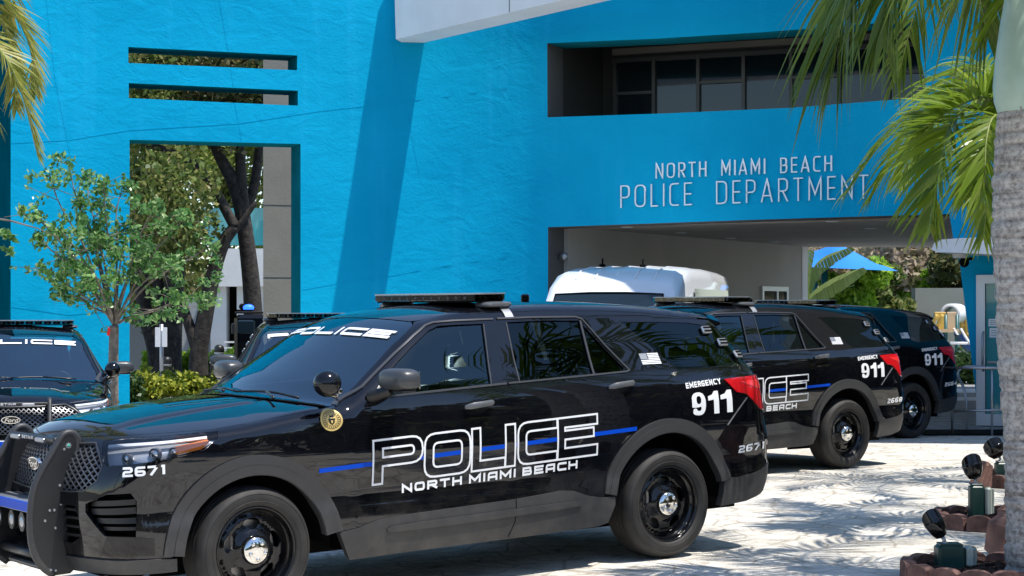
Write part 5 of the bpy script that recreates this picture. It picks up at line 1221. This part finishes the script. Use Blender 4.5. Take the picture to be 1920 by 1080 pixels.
# multi-stem oak
tr=[(P3([(312,700),(316,640),(322,580),(330,500),(335,400)],TY+2),.40,.16),(P3([(300,700),(290,640),(270,590),(262,480),(258,330)],TY+2),.26,.10),(P3([(318,640),(300,560),(290,480)],TY+2),.2,.1)]
cen=[(*wp(x,y,TY+2+rgt.uniform(-1.5,2.5)),rgt.uniform(.7,1.5)) for x,y in ((260,420),(300,480),(250,150),(340,120),(250,500),(380,180),(200,250),(290,560))]
tree('oak_tree','stout multi stemmed oak at the left of the opening','tree',tr,cen,8000,.11,M['oakleaf'],M['bark'],'oaks in the courtyard',wp(312,698,TY+2),6)
# farther tree mass behind
for i,(x,y,Y,r) in enumerate(((230,250,62,3.6),(420,230,64,3.8),(560,150,60,3.4),(330,120,66,4.2))):
    c0=wp(x,y,Y); g=Vector((c0.x,c0.y,-.1)); cen=puffs([c0],rgt,22,r*.6,r*.36)
    tree('shade_tree',('hazy shade tree left of the courtyard oaks','shade tree above the white courtyard building','shade tree behind the grey pier','tall shade tree in the gaps of the upper slots')[i],'tree',[([g,g.lerp(c0,.5),c0],.35,.12)],cen,17000,.13,M['bgleaf'],M['bark'],'trees behind the courtyard',g,20+i)
# courtyard floor strips
def flat(name,poly,z,m,kind='structure'):
    b=MB(); b.add([(x,y,z) for x,y in poly],[tuple(range(len(poly)))]); o=b.build(name,m); o['kind']=kind; return o
flat('courtyard_paving',[(-16,29.6),(-1,31.0),(2,60),(-22,60)],-.165,M['walk'])
flat('mulch_bed',[(-12.5,42.5),(-4.9,42.5),(-4.9,47),(-13,47)],-.157,M['mulch'])
flat('passage_paving',[(1.0,26),(9.5,22.9),(18,26),(18,60),(4,60),(4,39)],.006,M['walk'])
# white courtyard building
wb=empty('courtyard_building',(-8,57,0)); Yb=56.
def fb(name,px0,py0,px1,py1,Y,d,m): 
    a=wp(px0,py1,Y);c=wp(px1,py0,Y); b=MB(); b.box(((a.x+c.x)/2,Y+d/2,(a.z+c.z)/2),(abs(c.x-a.x),d,abs(c.z-a.z))); return b.build(name,m,wb)
fb('wall',395,470,424,730,Yb,3,M['white_st']); fb('upper_wall',395,466,560,537,Yb-.3,4,M['white_st']); fb('wall',444,537,560,730,Yb,3,M['white_st']); fb('door',424,537,444,730,Yb+.7,.3,M['void'])
fb('wall',300,560,395,735,Yb+1.2,2,mat('cool_grey',(.33,.35,.36),.8)); fb('dark_wall',150,585,276,740,Yb-4,3,M['darkwall']); fb('yellow_post',281,640,288,695,Yb-4,.2,M['gold'])
fr_=fb('window_frame',322,598,340,648,Yb+1.1,.12,M['white_st']); fb('window_pane',325,603,337,645,Yb+1.05,.08,M['winglass'])
fb('upper_glazing',380,390,520,460,Yb+1.5,.4,M['tealglass']); fb('rail',420,640,440,643,Yb-3,.08,M['alu']); fb('rail',420,651,440,654,Yb-3,.08,M['alu'])
reroot(wb); tag(wb,'white rendered building with a tall dark doorway seen through the left opening','building')
# dark police truck with a blue beacon
e=empty('police_truck',wp(470,700,40)); 
def tb(name,px0,py0,px1,py1,Y,d,m,bev=.03): 
    a=wp(px0,py1,Y);c=wp(px1,py0,Y); b=MB(); b.box(((a.x+c.x)/2,Y+d/2,(a.z+c.z)/2),(abs(c.x-a.x),d,abs(c.z-a.z)),0,bev=bev); return b.build(name,m,e)
tb('body',438,590,560,735,40,4.5,M['gloss'],.08); tb('windscreen',443,600,478,626,39.97,.1,M['winglass']); tb('roof_rack',440,584,500,588,40.2,1.2,M['darkplastic'],.01); tb('bumper',438,700,560,722,39.8,.3,M['darkplastic'])
tb('mirror',433,606,440,626,39.8,.1,M['darkplastic'],.02)
mb_=bpy.data.materials.new('blue_beacon_lit'); mb_.use_nodes=True; q=mb_.node_tree.nodes['Principled BSDF']; q.inputs['Base Color'].default_value=(.01,.06,.9,1); q.inputs['Emission Color'].default_value=(.02,.12,1,1); q.inputs['Emission Strength'].default_value=2.2
c=wp(466,577,40.4); b=MB(); b.sphere(c,.11,0,14,8,(1.1,1,.7)); b.build('beacon',mb_,e); b=MB(); c=wp(454,575,40.5); b.sphere(c,.07,0,12,8); b.box(wp(460,583,40.4),(.34,.2,.06)); b.build('beacon_base',M['void'],e)
for k in range(2):
    b=MB(); p=wp(450+k*70,735,41); p.z=.2; b.lathe([(.0,.0),(.22,.0),(.36,.03),(.38,-.05),(.36,-.25),(0,-.25)],p,(0,-1,0),20); b.build('wheel',M['rubber'],e)
reroot(e); tag(e,'dark boxy police truck with a lit blue beacon behind the oak','truck')
# bollards and the post with signs
for i,(px,pt,Y) in enumerate(((312.5,668,41),(402,664,42.0),(411,646,40.8))):
    base=wp(px,700,Y); base.z=-.16; top=wp(px,pt,Y); h=top.z-base.z; e=empty('bollard',base)
    b=MB(); b.lathe([(.105,0),(.105,h-.16),(.112,h-.15),(.112,h-.10),(.10,h-.05),(.06,h-.01),(0,h)],(0,0,0),(0,0,1),18); b.build('post',M['powder'],e)
    b=MB(); b.lathe([(.108,h-.205),(.110,h-.20),(.110,h-.175),(.108,h-.17)],(0,0,0),(0,0,1),18); b.build('band',M['silver'],e)
    tag(e,('black bollard beside the sign post','shorter black bollard of the pair right of the leaning oak','taller black bollard of the pair right of the leaning oak')[i],'bollard','bollards along the courtyard path')
base=wp(303,700,40.5); base.z=-.16; e=empty('sign_post',base); tz=wp(303,608,40.5).z+.16
b=MB(); b.tube([(0,0,0),(0,0,tz)],.045,8); b.build('post',M['silver'],e); 
for k,x in enumerate((-.075,.075)):
    b=MB(); b.box((x,-.06,tz-.28),(.11,.02,.42),0,bev=.004); b.build('sign_panel',M['fascia'],e)
tag(e,'grey sign post with two narrow panels in front of the stout oak','sign')
# hedges behind the wall
def hedge(name,label,cat,poly,zt,n,size,lm,group=None,z0=-.16,seed=1):
    rg=np.random.default_rng(seed); P=np.array(poly); mn=P.min(0);mx=P.max(0); C=[]
    while len(C)<240:
        p=mn+(mx-mn)*rg.random(2)
        if pip([p],poly)[0]:
            for z in np.linspace(z0+.12,zt-.10,4): C.append((p[0],p[1],z+rg.normal()*.05,.16*rg.uniform(.7,1.3)))
    cx,cy=P.mean(0); b=MB(); leaf_cloud(b,[(x-cx,y-cy,z,r) for x,y,z,r in C],n,size,1.7,rg); 
    e=empty(name,(cx,cy,0)); b.build('foliage',lm,e);
    tag(e,label,cat,group); return e
hedge('clipped_hedge','golden yellow leafed hedge behind the left opening','hedge',[(-6.6,31.8),(-4.2,31.9),(-4.2,33.0),(-6.8,32.9)],.47,11000,.070,M['hedge'],seed=2)
hedge('clipped_hedge','dark green hedge at the left end of the golden hedge','hedge',[(-7.4,31.5),(-6.3,31.5),(-6.4,32.6),(-7.6,32.6)],.46,3500,.065,M['hedged'],seed=3)
hedge('clipped_hedge','low green hedge between the golden hedge and the bollards','hedge',[(-5.0,34.),(-3.4,34.),(-3.4,35.2),(-5.0,35.2)],.42,4500,.09,M['hedged'],seed=4)
hedge('shrub_bed','pale green shrubs at the foot of the white courtyard wall','shrub',[(-9.2,46.5),(-6.6,46.5),(-6.6,47.6),(-9.2,47.6)],.55,4000,.11,M['lime'],seed=5)
hedge('shrub_bed','small green shrub at the left end of the blue wall','shrub',[(-5.95,25.7),(-5.55,25.7),(-5.55,26.3),(-5.95,26.3)],.30,900,.05,M['hedged'],seed=6)
# young tree in front of the blue wall
YT=25.3; base=wp(213,800,YT); base.z=float(gz(base.x,YT))
e=empty('young_tree',base); b=MB(); rg=np.random.default_rng(8); tips=[]
fork=wp(214,610,YT); polyt(b,[base,wp(212,700,YT),fork],.075,.062)
ends=[(92,330),(130,310),(160,335),(195,345),(230,350),(60,400),(75,450),(85,505),(125,555),(150,380),(290,390),(345,410),(395,460),(400,560),(320,585),(235,420),(180,430),(115,430),(330,490),(270,470),(165,500),(110,480)]
for i,(x,y) in enumerate(ends):
    dY=rg.uniform(-1.1,1.1); tip=wp(x,y,YT+dY); mid=fork.lerp(tip,.45)+Vector((0,0,.18 if y<500 else .05)); m2=fork.lerp(tip,.75)+Vector((rg.normal()*.06,0,.10))
    polyt(b,[fork,fork.lerp(mid,.5)+Vector((rg.normal()*.03,0,.05)),mid,m2,tip],.020,.004); 
    for t in (.42,.55,.68,.8,.9,1.0):
        p=(mid.lerp(m2,(t-.45)/.3) if t<.75 else m2.lerp(tip,(t-.75)/.25)); 
        for _ in range(2):
            q=p+Vector((rg.normal()*.17,rg.normal()*.2,rg.normal()*.12)); b.tube([p,q],[.006,.003],4); tips.append((*q,rg.uniform(.04,.13)))
    tips.append((*tip,.14))
b.build('trunk',M['barkl'],e); c=MB(); leaf_cloud(c,tips,5600,.048,1.8,rg); c.build('crown',M['treeleaf'],e)
b=MB(); k=wp(203,612,YT-.1); b.add([k,k+Vector((.03,0,-.04)),k+Vector((.015,0,-.13)),k+Vector((-.02,0,-.12))],[(0,1,2,3)]); b.build('ribbon_tag',M['redglow'],e)
reroot(e); tag(e,'young tree with thin fanning stems in front of the blue wall','tree')
# bare twig reaching in from the left
b=MB(); b.tube([wp(-40,405,16),wp(20,414,16),wp(70,428,16.1),wp(110,446,16.2)],[.012,.009,.006,.003],6); 
lc=[(*wp(x,y,16.1),.05) for x,y in ((5,438),(20,445),(40,395),(60,404),(45,395),(15,470))]; e=empty('bare_branch',wp(-40,405,16)); b.build('stem',M['barkl'],e); c=MB(); leaf_cloud(c,lc,60,.05); c.build('leaves',M['treeleaf'],e); reroot(e); tag(e,'thin bare branch with a few leaves at the left edge','branch')
# ------------------------------------------------------------ beyond the passage at the right
flat('lawn',[(4,46),(40,40),(60,90),(-10,90)],.012,mat('lawn_green',(.07,.12,.025),.9,var=.4,vscale=3))
for i,(y0,y1) in enumerate(((33.2,34.6),(36.4,38.2),(40.5,43.0))): flat('path_stripe',[(7.0,y0),(20,y0-.5),(20,y1-.5),(7.0,y1)],.010+.0005*i,M['white_st'])
# grey garden wall
b=MB(); a=wp(1717,540,50);c=wp(1960,540,50); b.box(((a.x+c.x)/2,50.3,(a.z)/2),(c.x-a.x,.5,a.z)); e=b.build('garden_wall',M['greyst']); tag(e,'plain grey garden wall behind the playground','wall')
# playground tower with its slide
Yp=44.; e=empty('playground_tower',wp(1770,720,Yp)); M['yel']=mat('playground_yellow',(.62,.38,.07),.5); M['tan']=mat('playground_tan',(.60,.42,.24),.6); M['slide']=mat('slide_blue',(.008,.05,.24),.35); M['pgreen']=mat('post_green',(.01,.09,.085),.4)
def pp(l,Y,r,m,name,k=8):
    b=MB(); b.tube([wp(x,y,Y) for x,y in l],r,k); return b.build(name,m,e)
for x in (1754,1773,1794): pp([(x,720),(x,590)],Yp,.05,M['pgreen'],'post')
for (x0,y0,x1,y1,m) in ((1752,585,1773,617,M['yel']),(1775,585,1793,617,M['tan'])):
    a=wp(x0,y1,Yp);c=wp(x1,y0,Yp); b=MB(); b.box(((a.x+c.x)/2,Yp,(a.z+c.z)/2),(c.x-a.x,.06,c.z-a.z),0,bev=.01); b.build('panel',m,e)
a=wp(1750,620,Yp);c=wp(1796,617,Yp); b=MB(); b.box(((a.x+c.x)/2,Yp+.5,a.z),(c.x-a.x,1.2,.08)); b.build('deck',M['tan'],e)
b=MB(); V=[];n=10
for i in range(n):
    t=i/(n-1); p=wp(1795+t*34,618+t*38+8*math.sin(t*3),Yp-.4-t*.6); V+=[p+Vector((0,-.35,.0)),p+Vector((0,-.33,-.12)),p+Vector((0,.33,-.12)),p+Vector((0,.35,0))]
F=[(4*i+j,4*i+j+1,4*i+j+5,4*i+j+4) for i in range(n-1) for j in range(3)]; b.add(V,F,0,True); b.build('slide',M['slide'],e)
b=MB(); 
for s_ in (-.35,.35): b.tube([wp(1795+t*34,618+t*38+8*math.sin(t*3),Yp-.4-t*.6)+Vector((0,s_,.02)) for t in np.linspace(0,1,10)],.03,6)
b.build('slide_rim',M['white_st'],e)
b=MB(); b.lathe([(.17,-.5),(.235,-.5),(.24,-.48),(.24,.5),(.17,.5),(.17,-.48)],wp(1789,588,Yp+1.2),(.45,1,0),24); b.build('tube_slide',M['white_st'],e)
for dx in (0,8,16): pp([(1803+dx,652),(1803+dx,585+dx*.3),(1806+dx,580)],Yp+1.6,.045,M['yel'],'climber_rail')
for y in (595,610,625,640): pp([(1800,y),(1824,y+3)],Yp+1.6,.035,M['yel'],'climber_rung')
for x0,x1 in ((1748,1757),(1757,1768)): pp([(x0,612),(x1-2,594),(x1,590)],Yp-.6,.04,M['yel'],'handrail')
pp([(1782,643),(1826,644)],Yp-1,.03,M['alu'],'ground_rail'); reroot(e); tag(e,'yellow and tan playground tower with a dark blue slide','playground')
hedge('clipped_hedge','dark green hedge at the foot of the playground','hedge',[(9.6,40.5),(11.6,40.0),(11.8,41.2),(9.6,41.6)],.62,5000,.08,M['hedged'],z0=0,seed=7)
# shade sail on posts
e=empty('shade_sail',wp(1570,720,46)); M['sail']=mat('sail_blue',(.010,.20,.62),.7); b=MB()
def sail(cor,peak):
    V=[];n=8; c=[Vector(p) for p in cor]; pk=Vector(peak)
    for i in range(n+1):
        for j in range(n+1):
            u,v=i/n,j/n; p=c[0]*(1-u)*(1-v)+c[1]*u*(1-v)+c[2]*u*v+c[3]*(1-u)*v; k=(1-abs(2*u-1))*(1-abs(2*v-1)); V.append(p+(pk-(c[0]+c[1]+c[2]+c[3])/4)*k)
    b.add(V,[(i*(n+1)+j,(i+1)*(n+1)+j,(i+1)*(n+1)+j+1,i*(n+1)+j+1) for i in range(n) for j in range(n)],0,True)
sail([wp(1500,500,47),wp(1684,508,45),wp(1600,478,52),wp(1490,470,52)],wp(1570,455,48)); b.build('canopy',M['sail'],e)
for x in (1527,1546): pp([(x,720),(x,500)],47,.085,M['pgreen'],'post')
pp([(1559,720),(1559,520)],49,.06,M['silver'],'post'); reroot(e); tag(e,'bright blue fabric shade sail on dark green posts','shade sail')
# bushes and trees behind
def bush(px,py,Y,r,n,size,lm,label,group,seed,cat='bush',k=16):
    c0=wp(px,py,Y); g=Vector((c0.x,c0.y,0)); rg=np.random.default_rng(seed); cen=puffs([c0],rg,k,r*.55,r*.38)+puffs([c0+Vector((0,0,-r*.7))],rg,k//2,r*.5,r*.36)
    return tree('bush' if cat=='bush' else 'shade_tree',label,cat,[([g,g.lerp(c0,.6),c0],.09,.03)],cen,n,size,lm,M['bark'],group,g,seed)
bush(1590,560,48,.95,5200,.11,M['lime'],'lime green bush right behind the shade sail posts','bushes behind the passage',31)
bush(1655,580,50,.85,4000,.12,M['oakleaf'],'olive bush between the lime bush and the grey garden wall','bushes behind the passage',32)
bush(1530,575,52,.9,3000,.12,M['hedged'],'dark bush at the end of the passage wall','bushes behind the passage',33)
bush(1660,500,56,1.9,7000,.14,M['dry'],'pinkish dry twiggy tree above the bushes','trees behind the passage',34,'tree',22)
bush(1735,470,58,1.8,6500,.14,M['dry'],'dry brown twiggy tree left of the entrance canopy','trees behind the passage',35,'tree',22)
bush(1800,510,53,1.1,6000,.11,M['oakdark'],'dark green tree behind the grey garden wall','trees behind the passage',36,'tree',20)
bush(1735,530,54,.8,3500,.11,M['lime'],'yellow green bush peeping over the grey garden wall','bushes behind the passage',37)
bush(1600,470,62,1.9,4500,.18,M['dry'],'bare pale tree behind the shade sail','trees behind the passage',38,'tree',20)
for i in range(9):
    x=-60+i*17+rgt.normal()*3; y=95+rgt.uniform(-8,12); c0=Vector((x,y,4.2)); g=Vector((x,y,-.1)); r=rgt.uniform(4.,5.5)
    tree('shade_tree','distant rounded tree closing the view far behind the station','tree',[([g,c0],.4,.15)],puffs([c0],rgt,16,r*.55,r*.42),2600,.5,M['oakleaf'] if i%2 else M['oakdark'],M['bark'],'far trees',g,60+i)
# banana plant
e=empty('banana_plant',wp(1525,720,43)); b=MB()
def bleaf(pts,w,seed):
    q=np.array(smooth_poly([tuple(p) for p in pts],2,False)); rg=np.random.default_rng(seed); n=len(q); d=np.linalg.norm(np.diff(q,axis=0),axis=1); s=np.concatenate([[0],np.cumsum(d)])/d.sum()
    N=26
    for i in range(N):
        t0=.08+.9*i/N; t1=.08+.9*(i+.93)/N
        for sg in (1,-1):
            V=[]
            for t in (t0,t1):
                p=np.array([np.interp(t,s,q[:,k]) for k in range(3)]); ww=w*math.sin(math.pi*min(1,t*.9+.1))**.6*rg.uniform(.9,1.05); V+=[p,p+np.array([.10*sg,.35*sg*ww*.6,-.15*ww-.80*ww*(1 if sg>0 else .35)])*1.0]
            b.add([V[0],V[1],V[3],V[2]],[(0,1,2,3)])
bleaf([wp(1500,600,43),wp(1512,555,43),wp(1560,520,43),wp(1622,500,43)],.42,1); bleaf([wp(1505,600,43.3),wp(1512,520,43.3),wp(1540,480,43.3),wp(1600,462,43.3)],.34,2); bleaf([wp(1505,600,42.8),wp(1506,540,42.8),wp(1514,490,42.8),wp(1520,465,42.8)],.3,3); b.build('leaves',M['banana'],e)
b=MB(); b.tube([wp(1505,740,43),wp(1503,590,43)],[.10,.07],10); b.build('stem',M['shaft'],e); reroot(e); tag(e,'banana plant with a broad drooping leaf beside the passage end','plant')
# tube railing by the glass door
e=empty('metal_railing',wp(1785,806,24.3)); b=MB(); Yr=24.3
b.tube([wp(1785,690,Yr),wp(1880,690,Yr-.3)],.018,8); b.tube([wp(1785,771,Yr),wp(1880,769,Yr-.3)],.015,8)
for x in (1785,1860): b.tube([wp(x,690,Yr-(x-1785)*.003),Vector((wp(x,690,Yr-(x-1785)*.003).x,Yr-(x-1785)*.003,.0))],.016,8)
b.build('front_rail',M['silver'],e); b=MB(); q=[wp(1845,688,Yr+1.4),wp(1810,686,Yr+1.4),wp(1798,694,Yr+1.4),wp(1795,705,Yr+1.4),wp(1812,735,Yr+.9)]; q.append(Vector((q[-1].x,q[-1].y,.0))); b.tube(smooth_poly([tuple(p) for p in q],2,False),.018,8); b.build('curved_rail',M['silver'],e); reroot(e); tag(e,'thin tubular metal railing beside the glass door','railing')
b=MB(); c=wp(1850,806,24.0); b.box((c.x,24.6,.012),(1.5,1.0,.012)); tag(b.build('door_mat',M['void']),'black mat in front of the glass door','mat')
# ------------------------------------------------------------ planters with their up-lights
M['edging']=mat('red_edging',(.20,.105,.085),.9,var=.5,vscale=9,bump=.6,bscale=30); M['rock']=mat('red_sandstone',(.27,.14,.105),.85,var=.5,vscale=5,bump=.8,bscale=16); M['post']=mat('post_dark_green',(.008,.050,.040),.4,var=.2); M['cover']=mat('outlet_cover',(.40,.44,.38),.4)
def edging(cx,cy,r,n,label,a0=0,a1=360):
    e=empty('planter_ring',(cx,cy,0)); b=MB()
    for i in range(n):
        t=math.radians(a0+(a1-a0)*(i+.5)/n); w=(math.radians(a1-a0)/n)*r; R=Matrix.Rotation(t,3,'Z')
        prof=[(-w/2+.004,0),(w/2-.004,0),(w/2-.004,.085)]+[(w/2*math.cos(q)*.98,.085+.035*math.sin(q)) for q in np.linspace(.15,math.pi-.15,7)]+[(-w/2+.004,.085)]
        b.prism(prof,lambda u,v,h:tuple(R@Vector((r+h,u,v))),-.035,.035)
    b.build('edging_stones',M['edging'],e); b=MB(); V=[(0,0,.07)]; k=28
    for i in range(k): V.append(((r-.03)*math.cos(2*math.pi*i/k),(r-.03)*math.sin(2*math.pi*i/k),.045+.015*math.sin(i*2.3)))
    b.add(V,[(0,i+1,(i+1)%k+1) for i in range(k)],0,True); rg=np.random.default_rng(n)
    for _ in range(260):
        a=rg.uniform(0,6.28); q=r*.92*math.sqrt(rg.random()); b.box((q*math.cos(a),q*math.sin(a),.065+rg.normal()*.008),(.05*rg.uniform(.5,1.5),.014,.008),0,Matrix.Rotation(rg.uniform(0,3.1),3,'Z')@Matrix.Rotation(rg.normal()*.4,3,'X'))
    b.build('mulch',M['mulch'],e); tag(e,label,'planter','ring planters at the palms'); return e
edging(2.83,11.25,.44,15,'nearest ring of scalloped red edging stones filled with mulch, at the bottom right')
edging(3.60,14.05,.40,14,'middle ring of scalloped red edging stones under the second up light')
edging(4.80,17.35,.46,14,'farthest ring of scalloped red edging stones under the third up light')
edging(4.6,10.4,.45,14,'ring of edging stones outside the frame')if False else None
def uplight(px0,px1,ptop,pbot,Y,head,label,cov,yaw):
    a=wp(px0,pbot,Y);c=wp(px1,ptop,Y); cx=(a.x+c.x)/2; w=c.x-a.x; zb_=.05; h=c.z-zb_; e=empty('up_light',(cx,Y,zb_))
    b=MB(); b.box((0,0,h/2),(w,w*.9,h),0,bev=.016); b.box((0,0,h+.004),(w*.82,w*.74,.012),0,bev=.003); b.build('post',M['post'],e)
    if cov:
        b=MB(); b.box((w/2+.030,-.02,h*.55),(.05,w*.66,h*.78),0,bev=.012); b.box((w/2+.062,-.01,h*.55),(.02,w*.58,h*.72),0,bev=.008); b.build('outlet_cover',M['cover'],e)
    hp=wp(head[0],head[1],Y)-Vector((cx,Y,zb_)); b=MB(); b.tube([(hp.x*.6,0,h),(hp.x*.6,0,h+.025),(hp.x*.8,0,h+.045)],.012,8); b.lathe([(0,.02),(.018,.018),(.02,0)],(hp.x*.6,0,h),(0,0,1),12); b.build('knuckle',M['silver'],e)
    ax=Vector((-.45*yaw,.25,.86)).normalized(); o_=Vector((hp.x*.8,0,h+.04)); r=.068*Y/11.5*.93; L=.17
    b=MB(); b.lathe([(0,-.0),(r*.55,.01),(r*.85,.05),(r,.10),(r*1.0,.115),(r*.93,.112),(r*.9,.10),(0,.095)],o_,ax,20)
    t=Vector((0,1,0)); s_=ax.cross(t).normalized(); t2=s_.cross(ax); V=[];F=[];n=16
    for i in range(n+1):
        q=math.pi*(-.15+1.3*i/n); hh=.10+.085*math.sin(math.pi*i/n)**.8; d=s_*math.cos(q)-t2*math.sin(q)
        for rr,z in ((r*1.0,.10),(r*.96,hh)): V.append(o_+ax*z+d*rr)
    F=[(2*i,2*i+1,2*i+3,2*i+2) for i in range(n)]; b.add(V,F,0,True); b.build('lamp_head',M['gloss'],e)
    tag(e,label,'garden light','garden up lights in the planters'); return e
uplight(1755,1806,1021,1072,11.35,(1764,990),'nearest garden up light on a dark green post with pale outlet cover',True,1.)
uplight(1817,1844,909,967,14.0,(1828,887),'middle garden up light on a tall green post with a pale outlet cover',True,.3)
uplight(1866,1892,866,905,17.2,(1873,848),'farthest garden up light, half hidden by the palm trunk',False,1.)
def rock(name,c,d,R,seed,label):
    rg=np.random.default_rng(seed); b=MB(); b.box((0,0,0),d,0,None,min(d)*.18); b.v=[tuple(np.array(p)*(1+rg.normal(size=3)*.05)+rg.normal(size=3)*.008) for p in b.v]
    o=b.build(name,M['rock']); o.location=c; o.rotation_euler=R; tag(o,label,'rock','red rocks at the palm'); return o
rock('rock',(3.27,12.15,.14),(.30,.28,.30),(.1,.05,.3),1,'reddish sandstone block beside the palm trunk, on the paving')
rock('rock',(3.44,12.4,.45),(.22,.20,.36),(.05,.40,.2),2,'tilted reddish sandstone slab on top of the block')
rock('rock',(3.70,13.6,.10),(.30,.22,.20),(.0,.1,.6),3,'small brown rock between the two farther planters')
rock('rock',(4.25,16.9,.12),(.16,.16,.26),(.0,.1,.2),4,'little grey red rock left of the farthest garden light')
# ------------------------------------------------------------ planting across the drive, behind the photographer (seen only as reflections)
for i,(x,y) in enumerate(((-9,-6),(-3.5,-8.5),(2,-7),(7.5,-5.5),(11,1.5),(-13,0))):
    bb=Vector((x,y,0)); tt=Vector((x,y,3.4+.4*(i%3))); hh=tt+Vector((0,0,.7))
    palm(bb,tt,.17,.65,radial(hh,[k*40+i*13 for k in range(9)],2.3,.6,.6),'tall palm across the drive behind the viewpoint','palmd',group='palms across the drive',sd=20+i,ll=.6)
for i,x in enumerate((-14,-9,-4,1,6,11,16)):
    c0=Vector((x,-13+rgt.normal(),2.6)); g=Vector((x,c0.y,0)); tree('shade_tree','dense shade tree across the drive behind the viewpoint','tree',[([g,c0],.3,.1)],puffs([c0,c0-Vector((0,0,1.6))],rgt,14,1.7,1.3),4200,.34,M['oakdark'],M['bark'],'trees across the drive',g,80+i)
for i,(x,y) in enumerate(((11.6,24.2),(13.2,22.4),(14.5,21),(12.8,18.5),(9.5,-4),(10.5,1.5),(9.8,6.5),(10.4,11),(11.5,15.5),(13.5,19.5),(15,6),(16,12),(15,-1))):  # unseen evergreens added so the car sides reflect something dark
    c0=Vector((x,y,2.2+.5*(i%3))); g=Vector((x,y,0)); tree('shade_tree','dense evergreen tree added out of view right of the drive to darken reflections','tree',[([g,c0],.25,.1)],puffs([c0,c0-Vector((0,0,1.5))],rgt,14,1.25,.95),4200,.26,M['oakdark'],M['bark'],'evergreens added for reflections',g,120+i)
hedge('clipped_hedge','tall dark hedge added out of view to darken reflections in the farthest car','hedge',[(8.3,21.6),(11.5,21.0),(11.5,23.2),(8.3,24.0)],2.1,9000,.13,M['hedged'],z0=0,seed=9)  # unseen hedge added to keep the farthest car's side dark
